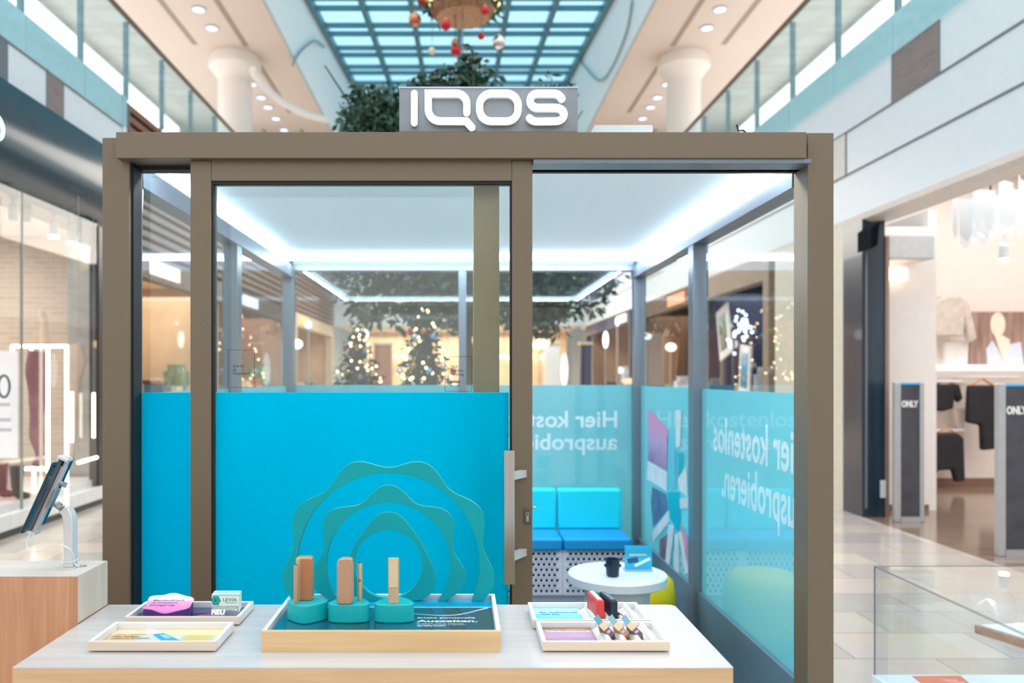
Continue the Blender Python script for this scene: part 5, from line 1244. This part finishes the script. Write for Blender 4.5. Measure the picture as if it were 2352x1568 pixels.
# two packs with printed front
def pack(label, px0, px1, py0, py1, Y, rz):
    a, c = P(px0, py1, Y), P(px1, py0, Y); z0 = a.z
    cx_ = (a.x + c.x) / 2; w_ = c.x - a.x; h = c.z - z0
    r_ = thing('cigarette_pack', label, 'pack', (cx_, Y, z0), 'packs on the rear left tray')
    x0, x1 = cx_ - w_ / 2, cx_ + w_ / 2
    MB().box(x0 + .004, x1 - .004, Y + .001, Y + .013, .9092, z0 - .0001).build('acrylic_riser', MATS['acrylic'], r_)
    MB().box(x0, x1, Y, Y + .014, z0, z0 + h).build('carton', pbr('pack_pale', (214, 226, 220), .35), r_, bevel=.0006)
    MB().box(x0 + .0002, x1 - .0002, Y - .0004, Y - .0001, z0 + h * .9, z0 + h - .0005).build('lid_band', pbr('pack_teal_pale', (150, 206, 206), .35), r_)
    fx = lambda u: x0 + u * w_; fz = lambda v: z0 + v * h
    pts = [(fx(.155 + .17 * (1 + .1 * cos(6 * q)) * cos(q)), fz(.64 + .27 * (1 + .1 * cos(6 * q)) * sin(q))) for q in [2 * pi * k / 36 for k in range(36)]]
    MB().prism([(max(x0 + .0002, p[0]), p[1]) for p in pts], Y - .0007, Y - .0002).build('emblem', pbr('emblem_teal', (30, 148, 146), .4), r_)
    MB().ball((fx(.13), Y - .0007, fz(.66)), .0036, 14, 8, (1, .15, 1)).build('emblem_core', pbr('emblem_dark', (16, 96, 100), .3), r_, smooth='all')
    DKT = pbr('text_dark', (40, 60, 64), .5)
    text('LEVIA', h * .18, 'lettering', DKT, r_, (fx(.42), Y, fz(.60)), (1, 0, 0), (0, 0, 1), (0, -1, 0), fit=w_ * .5, ext=.0001, off=.0002)
    text('ZERO TOBACCO', h * .045, 'lettering', DKT, r_, (fx(.51), Y, fz(.50)), (1, 0, 0), (0, 0, 1), (0, -1, 0), fit=w_ * .41, ext=.0001, off=.0002)
    MB().box(fx(.03), fx(.97), Y - .0006, Y - .0002, fz(.04), fz(.31)).build('warning_frame', DKT, r_)
    MB().box(fx(.05), fx(.95), Y - .0009, Y - .0006, fz(.065), fz(.285)).build('warning_field', pbr('warn_white', (226, 228, 226), .5), r_)
    text('Dieses Produkt ist nicht risikofrei und enthält', h * .055, 'lettering', DKT, r_, (fx(.08), Y - .0009, fz(.20)), (1, 0, 0), (0, 0, 1), (0, -1, 0), fit=w_ * .84, ext=.0001, off=.0002)
    text('Nikotin, das sehr stark abhängig macht.', h * .055, 'lettering', DKT, r_, (fx(.14), Y - .0009, fz(.10)), (1, 0, 0), (0, 0, 1), (0, -1, 0), fit=w_ * .72, ext=.0001, off=.0002)
    r_.rotation_euler = (0, 0, rz)
pack('front pale pack with a teal emblem and black-edged warning on the rear left tray', 486, 549, 1364, 1405, 2.263, 0)
pack('rear pale pack with a pink edge standing behind the front one', 490, 552, 1359, 1399, 2.290, 0)
MB  # noqa
root = thing('letter_sign', 'small standing white letters NEU at the front of the rear left tray', 'sign', (P(502, 0, 2.243).x, 2.243, .9092))
xs0 = P(486, 0, 2.243).x
text('NEU', .0125, 'letters', pbr('neu_white', (240, 242, 244), .4), root, (xs0, 2.246, .9270), (1, 0, 0), (0, .25, .97), (0, -.97, .25), bold=.0009, fit=30 * 2.243 / F, ext=.003, off=0)
MB().box(xs0 + .0005, xs0 + 30 * 2.243 / F, 2.2415, 2.2475, .9092, .9268).build('acrylic_base', MATS['acrylic'], root)

# ---------------- right trays
rr_ = tray('rear right pale tray holding the red and the navy chargers', .2045, .529, 2.193, 2.367, .9272, .9085, wallm=TW, frontm=TF, foot=.004, rim=.010)
fr_ = tray('front right pale tray holding three small packs', .2115, .5355, 2.013, 2.184, .9272, .9085, wallm=TW, frontm=wood('tray_front_cream', (214, 192, 166), (230, 208, 184), .45, 'X', .7), foot=.004, rim=.010)
MB().box(.2175, .352, 2.2045, 2.355, .9085, .9135).build('printed_card', ramp_mat('print_cyan', [(0, (40, 190, 216)), (.55, (60, 196, 220)), (.62, (150, 222, 230)), (1, (160, 224, 232))], 'Y', -.075, .075, .3, .03, 5), rr_)
MB().box(.224, .361, 2.025, 2.172, .9085, .9125).build('printed_card', ramp_mat('print_sunset', [(0, (70, 66, 110)), (.35, (120, 110, 150)), (.5, (190, 110, 140)), (.62, (150, 120, 160)), (.75, (150, 124, 150)), (.85, (186, 136, 104)), (1, (120, 84, 60))], 'Y', -.07, .075, .3, .35, 22), fr_)
TC = pbr('text_petrol', (0, 110, 140), .5)
ttext('So individuell', 1240, 1407.2, .0105, 86, TC, rr_, .9137, .0007)
ttext('wie Du.', 1242, 1411.2, .0105, 46, TC, rr_, .9137, .0007)
ttext('Mit vielen Farben und', 1243, 1414, .0042, 78, TXW, rr_, .9137)
ttext('Accessoires individualisieren.', 1243, 1416.4, .0042, 88, TXW, rr_, .9137)
ttext('Purer', 1300, 1446.6, .0055, 22, TXW, fr_, .9127)
ttext('Tabakgeschmack', 1253, 1451, .0105, 104, TXW, fr_, .9127, .0003)
RK = pbr('rack_white', (222, 218, 210), .5, var=.02)
def rack(parent, x0, x1, y0, y1, n, tilt):
    """row of rounded ridges running front to back, leaning to the right"""
    p = (x1 - x0) / n
    for k in range(n):
        xa = x0 + k * p
        pr = [(xa, .9086), (xa, .9105)]
        pr += [(xa + p * (.22 + .24 * (1 - cos(a)) ), .9105 + .0195 * sin(a)) for a in [pi * q / 10 for q in range(1, 10)]]
        pr += [(xa + p * .96, .9105), (xa + p * .96, .9086)]
        V0 = [(q[0], y0, q[1]) for q in pr]; V1 = [(q[0] - tilt, y1, q[1]) for q in pr]
        m_ = len(pr); mb = MB().add(V0 + V1, [tuple(range(m_))[::-1], tuple(range(m_, 2 * m_))] + [(i, (i + 1) % m_, m_ + (i + 1) % m_, m_ + i) for i in range(m_)])
        mb.build('rack_ridge', RK, parent, smooth=True)
rack(rr_, .362, .512, 2.2045, 2.352, 4, .0)
rack(fr_, .367, .520, 2.0245, 2.17, 4, .0)
# chargers
def charger(label, px0, px1, pyt, pyb, Y, mat, topm, lean, deep=.055):
    a, c = P(px0, pyb, Y), P(px1, pyt, Y)
    r_ = thing('pocket_charger', label, 'device', ((a.x + c.x) / 2, Y, .915))
    h = c.z - .915; w_ = c.x - a.x
    # stadium section in plan... slot upright body running away from the viewer
    MB().prism(rrect(a.x, c.x, .915, .915 + h, (.007, .007, .007, .007), 6), Y, Y + deep, 'Y').build('body', mat, r_, smooth=True, bevel=.004, seg=4)
    MB().box(a.x + w_ * .22, c.x - w_ * .2, Y + .007, Y + deep - .007, .915 + h - .0001, .915 + h + .0012).build('door_panel', topm, r_, bevel=.0008)
    r_.rotation_euler = (0, 0, lean)
    return r_
ch = charger('coral red charger with a silver top standing in the rear right tray', 1369, 1389, 1378, 1414, 2.22, pbr('charger_red', (212, 62, 58), .4), pbr('charger_silver', (190, 204, 212), .25, .6), radians(6), .10)
ch = charger('dark navy charger standing beside the red one in the rear right tray', 1402, 1420, 1379, 1414, 2.22, pbr('charger_navy', (12, 36, 54), .3), pbr('charger_navy_top', (16, 62, 84), .25, .3), radians(9), .10)
root = thing('pen_holder', 'short navy pen with a red tip lying right of the navy charger', 'device', (.452, 2.235, .920))
a, c = Vector((.463, 2.215, .924)), Vector((.436, 2.30, .930))
MB().tube([a.lerp(c, .22), c], .0055, 12).build('body', MATS['charger_navy'], root, smooth=True)
MB().tube([a, a.lerp(c, .21)], .0056, 12).build('tip', pbr('tip_red', (170, 50, 70), .35), root, smooth=True)
# three small packs leaning in the slots
PKB = [pbr('pack_plum', (104, 66, 84), .45), pbr('pack_bronze', (166, 112, 72), .45), pbr('pack_plum', (104, 66, 84), .45)]
PKN = ['left small plum pack leaning in the front right tray', 'middle small bronze pack leaning in the front right tray', 'right small plum pack leaning in the front right tray']
PKT = [(50, 140, 160), (110, 160, 160), (100, 150, 176)]
for i, px in enumerate((1389, 1422, 1453)):
    Yp = 2.07
    # axes of the leaning pack: the label face looks up at the viewer, its long side runs down to the right
    A = P(px, 1448, Yp)
    r_ = thing('cigarette_pack', PKN[i], 'pack', (A.x, Yp, .918), 'small packs leaning in the front right tray')
    u = Vector((.60, -.62, -.50)).normalized()          # long side of the label face
    n_ = Vector((-.25, -.72, .65)); n_ = (n_ - u * n_.dot(u)).normalized()
    v = n_.cross(u).normalized()
    hl, hw_, ht = .0215, .0085, .0225
    cpos = A - n_ * ht + Vector((.004, .0, .004))
    MB().obox(cpos, u * hl, v * hw_, n_ * (ht - .0002)).build('carton', PKB[i], r_, bevel=.0006)
    f0 = cpos + n_ * ht
    MB().obox(f0 - u * hl * .48, u * hl * .48, v * hw_ * .92, n_ * .0004).build('label_top', pbr('label_peach', (228, 182, 140), .5), r_)
    MB().obox(f0 + u * hl * .42, u * hl * .16, v * hw_ * .6, n_ * .0004).build('label_text_block', pbr('label_grey', (176, 160, 166), .5), r_)
    s0 = cpos - u * hl
    MB().obox(s0, u * .0004, v * hw_ * .97, n_ * ht * .97).build('end_wrap', pbr('wrap_%d' % i, PKT[i], .15, coat=.8), r_)
    ld = Vector((-.40, .45, .60)).normalized(); e0 = f0 - u * hl
    MB().obox(e0 + ld * .011, ld * .011, v * hw_ * .97, ld.cross(v).normalized() * .0006).build('top_flap', MATS['wrap_%d' % i] if 'wrap_%d' % i in MATS else pbr('wrap_%d' % i, PKT[i], .3, coat=.3), r_)  # added flap standing in for the pack's visible top face
    MB().obox(cpos + v * hw_, u * hl * .97, v * .0004, n_ * ht * .97).build('side_wrap', pbr('wrap_side', (190, 200, 206), .12, coat=.8), r_)

# ================================================================ TABLET ON ITS STAND
zb = 1.0345
st_ = thing('tablet_stand', 'white angled tablet stand with a curved arm on the wooden block', 'stand', tuple(P(158, 1303, 2.35)[:2]) + (zb,))
SLV = pbr('stand_silver', (212, 210, 210), .35, .25)
Y0 = 2.337
arm = [(145, 1304), (145, 1215), (144, 1196), (141, 1184), (133, 1174), (154, 1164.5), (162, 1180), (165, 1192), (166, 1208), (166, 1304)]
ap = [(P(a, 0, Y0).x, max(zb + .0035, P(0, b_, Y0).z)) for a, b_ in arm]
MB().prism(ap, Y0, Y0 + .034, 'Y').build('arm', SLV, st_, smooth=True, bevel=.002)
MB().box(ap[0][0] - .006, ap[-1][0] + .006, Y0 - .006, Y0 + .044, zb, zb + .0033).build('foot_plate', SLV, st_, bevel=.001)
# joint
j0 = P(143, 1167, Y0 + .017); j1 = P(128, 1156, Y0 + .017)
MB().tube([j0, j1], .010, 16).build('ball_joint', pbr('joint_grey2', (170, 178, 184), .3, .6), st_, smooth=True)
for q in (P(136, 1160, Y0 - .0),): MB().lathe([(.008, -.004), (.008, .004)], (0, 0, 0), 14, Matrix.Translation(q) @ Matrix.Rotation(pi / 2, 4, 'X')).build('screw', CHROME, st_)
# tablet plane
A = Vector((-1.1637, 2.27, 1.354)); B = Vector((-1.177, 2.42, 1.354)); D = Vector((-1.256, 2.27, 1.151))
u = (A - D); wv_ = (B - A); nb = u.cross(wv_).normalized()
if nb.x < 0: nb = -nb
cen = D + u / 2 + wv_ / 2
tb = thing('tablet_computer', 'black tablet held at a slant in the white stand, seen from behind', 'tablet', tuple(cen))
MB().obox(cen, u / 2, wv_ / 2, nb * .0036).build('body', pbr('tablet_back', (38, 62, 80), .25, .6, coat=.2), tb, bevel=.003, seg=4)
MB().obox(cen - nb * .0042, u / 2 * .96, wv_ / 2 * .94, nb * .0004).build('screen', pbr('screen_black', (8, 10, 14), .08, coat=.5), tb)
MB().ball(tuple(cen + nb * .0038 + u * .45 - wv_ * .42), .0035, 12, 6, (1, 1, 1)).build('camera_lens', BLACK, tb, smooth='all')
ud = u.normalized(); wd_ = wv_.normalized(); bc = cen + nb * .0095
MB().obox(bc - ud * .012, ud * (u.length / 2 - .005), wd_ * .013, nb * .0055).build('bracket_bar', SLV, st_, bevel=.001)
MB().obox(bc + ud * .105 + nb * .001, ud * .022, wd_ * .010, nb * .004).build('bracket_slider', SLV, st_, bevel=.001)
for s_ in (-1, 1):
    e = cen + ud * s_ * (u.length / 2 + .006) + nb * .002
    MB().obox(e, ud * .0045, wd_ * .022, nb * .016).obox(e - ud * s_ * .007 - nb * .0125, ud * .006, wd_ * .02, nb * .0035).build('clamp_jaw', SLV, st_, bevel=.0012)
MB().obox(bc + nb * .009 - ud * .005, ud * .030, wd_ * .018, nb * .0035).build('mount_plate', pbr('joint_grey2', (170, 178, 184), .3, .6), st_, bevel=.001)
q = bc + nb * .018 + ud * .045
MB().tube([bc + nb * .005 + ud * .045, q], .006, 12).obox(q + nb * .004, ud * .008, wd_ * .003, nb * .006).build('wing_screw', MATS['joint_grey2'], st_, smooth=True)
# cable
def spl(pts, n=8):
    Q = []
    for i in range(len(pts) - 1):
        p0, p1, p2, p3 = pts[max(i - 1, 0)], pts[i], pts[i + 1], pts[min(i + 2, len(pts) - 1)]
        for k in range(n):
            s_ = k / n; Q.append(.5 * ((2 * p1) + (-p0 + p2) * s_ + (2 * p0 - 5 * p1 + 4 * p2 - p3) * s_ ** 2 + (-p0 + 3 * p1 - 3 * p2 + p3) * s_ ** 3))
    Q.append(pts[-1]); return Q
cp = [P(68, 1232, 2.36), P(62, 1243, 2.36), P(64, 1258, 2.36), P(78, 1266, 2.355), P(100, 1262, 2.34), P(120, 1254, 2.325), P(140, 1252, 2.318), P(160, 1260, 2.320), P(168, 1275, 2.335), P(169, 1290, 2.345), P(176, 1299, 2.35), Vector((P(183, 0, 2.36).x, 2.36, zb + .001))]
root = thing('charging_cable', 'thin white cable hanging from the tablet and going into the block', 'cable', tuple(cp[-1]))
MB().tube(spl(cp), .0019, 8).build('cord', WHITE, root, smooth=True)
MB().tube([P(71, 1222, 2.36), P(67, 1236, 2.36)], .0035, 10).build('plug', WHITE, root, smooth=True)
o = MB().lathe([(.012, 0), (.012, .0012), (.008, .0014), (.008, .0004)], (P(190, 0, 2.365).x, 2.365, zb), 24).build('cable_grommet', CHROME, smooth=True)
tag(o, 'small round metal cable grommet on the wooden block', 'grommet')
o = MB().tube([Vector((ap[0][0] - .004, Y0 - .003, zb + .018)), Vector((ap[-1][0] + .003, Y0 - .003, zb + .021)), Vector((ap[-1][0] + .004, Y0 + .03, zb + .022))], .0014, 6).build('cable_tie', WHITE, st_, smooth=True)

# ================================================================ GLASS DISPLAY CASE AT THE RIGHT
VX, VY = (2009 - CX) * 1.86 / F, 1.86
VT = H - (1300 - CY) * VY / F
case = thing('display_case', 'clear glass display case with fine dark edges at the lower right', 'display case', (VX + .35, 1.55, 0))
MB().box(VX - .004, VX + .75, 1.25, VY + .004, 0, .885).build('plinth', WHITE, case, bevel=.003)
MB().box(VX - .004, VX + .75, 1.25, VY + .004, .8855, .90).build('base_board', pbr('case_board', (206, 222, 230), .35), case, bevel=.001)
CGL = glass('case_glass', (250, 252, 252))
MB().box(VX, VX + .003, 1.26, VY, .9005, VT - .0035).build('side_pane', CGL, case)
MB().box(VX + .0035, VX + .74, VY - .003, VY, .9005, VT - .0035).build('back_pane', CGL, case)
MB().box(VX, VX + .74, 1.26, VY, VT - .003, VT).build('top_pane', CGL, case)
EG = pbr('glass_edge', (120, 116, 124), .3)
mb = MB().box(VX - .0012, VX + .0012, 1.26, VY, VT - .0012, VT + .0012).box(VX, VX + .74, VY - .0008, VY + .0008, VT - .0008, VT + .0008).box(VX - .0014, VX + .0014, VY - .0014, VY + .0014, .9005, VT)
mb.build('pane_edge', EG, case)
root = thing('price_leaflet', 'coral leaflet with pale lines lying inside the glass case', 'leaflet', (1.03, 1.77, .9002))
zl = .9003
lp = []
for px, py in ((2096, 1553), (2206, 1552), (2240, 1580), (2130, 1580)):
    Yq = (H - zl) * F / (py - CY); lp.append(((px - CX) * Yq / F, Yq))
MB().prism(lp, zl, zl + .0012, 'Z').build('paper', pbr('coral', (206, 112, 88), .5), root)
mb = MB()
for k in range(4):
    x0_ = 1.112 + .004 * k; mb.box(x0_, x0_ + .035 - .006 * (k % 2), 1.826 - .007 * k, 1.828 - .007 * k, zl + .0013, zl + .0016)
mb.build('printed_lines', pbr('line_pale', (240, 200, 186), .5), root)
root = thing('device_plinth', 'small wooden tray on a slim leg inside the glass case, cut by the right edge', 'display stand', (1.16, 1.62, .9002))
zt_ = H - (1452 - CY) * 1.66 / F
MB().prism([(1.105, 1.70), (1.155, 1.56), (1.30, 1.58), (1.27, 1.72)], zt_ - .014, zt_ + .004, 'Z').build('tray', wood('case_wood', (150, 112, 92), (176, 136, 112), .5, 'X'), root, bevel=.001)
MB().prism([(1.113, 1.693), (1.160, 1.57), (1.29, 1.588), (1.262, 1.712)], zt_ + .0041, zt_ + .006, 'Z').build('tray_lining', pbr('lining_white', (214, 222, 230), .3), root)
MB().box(1.160, 1.175, 1.60, 1.615, .9002, zt_ - .0141).build('leg', pbr('leg_bronze', (150, 130, 120), .4, .3), root)
o = MB().ball((1.205, 1.64, zt_ + .0125), .016, 18, 10, (1.6, 1, .4)).build('gold_device', pbr('gold_bright', (230, 200, 150), .2, .8), smooth='all')
tag(o, 'small golden device lying on the tray inside the glass case', 'device')
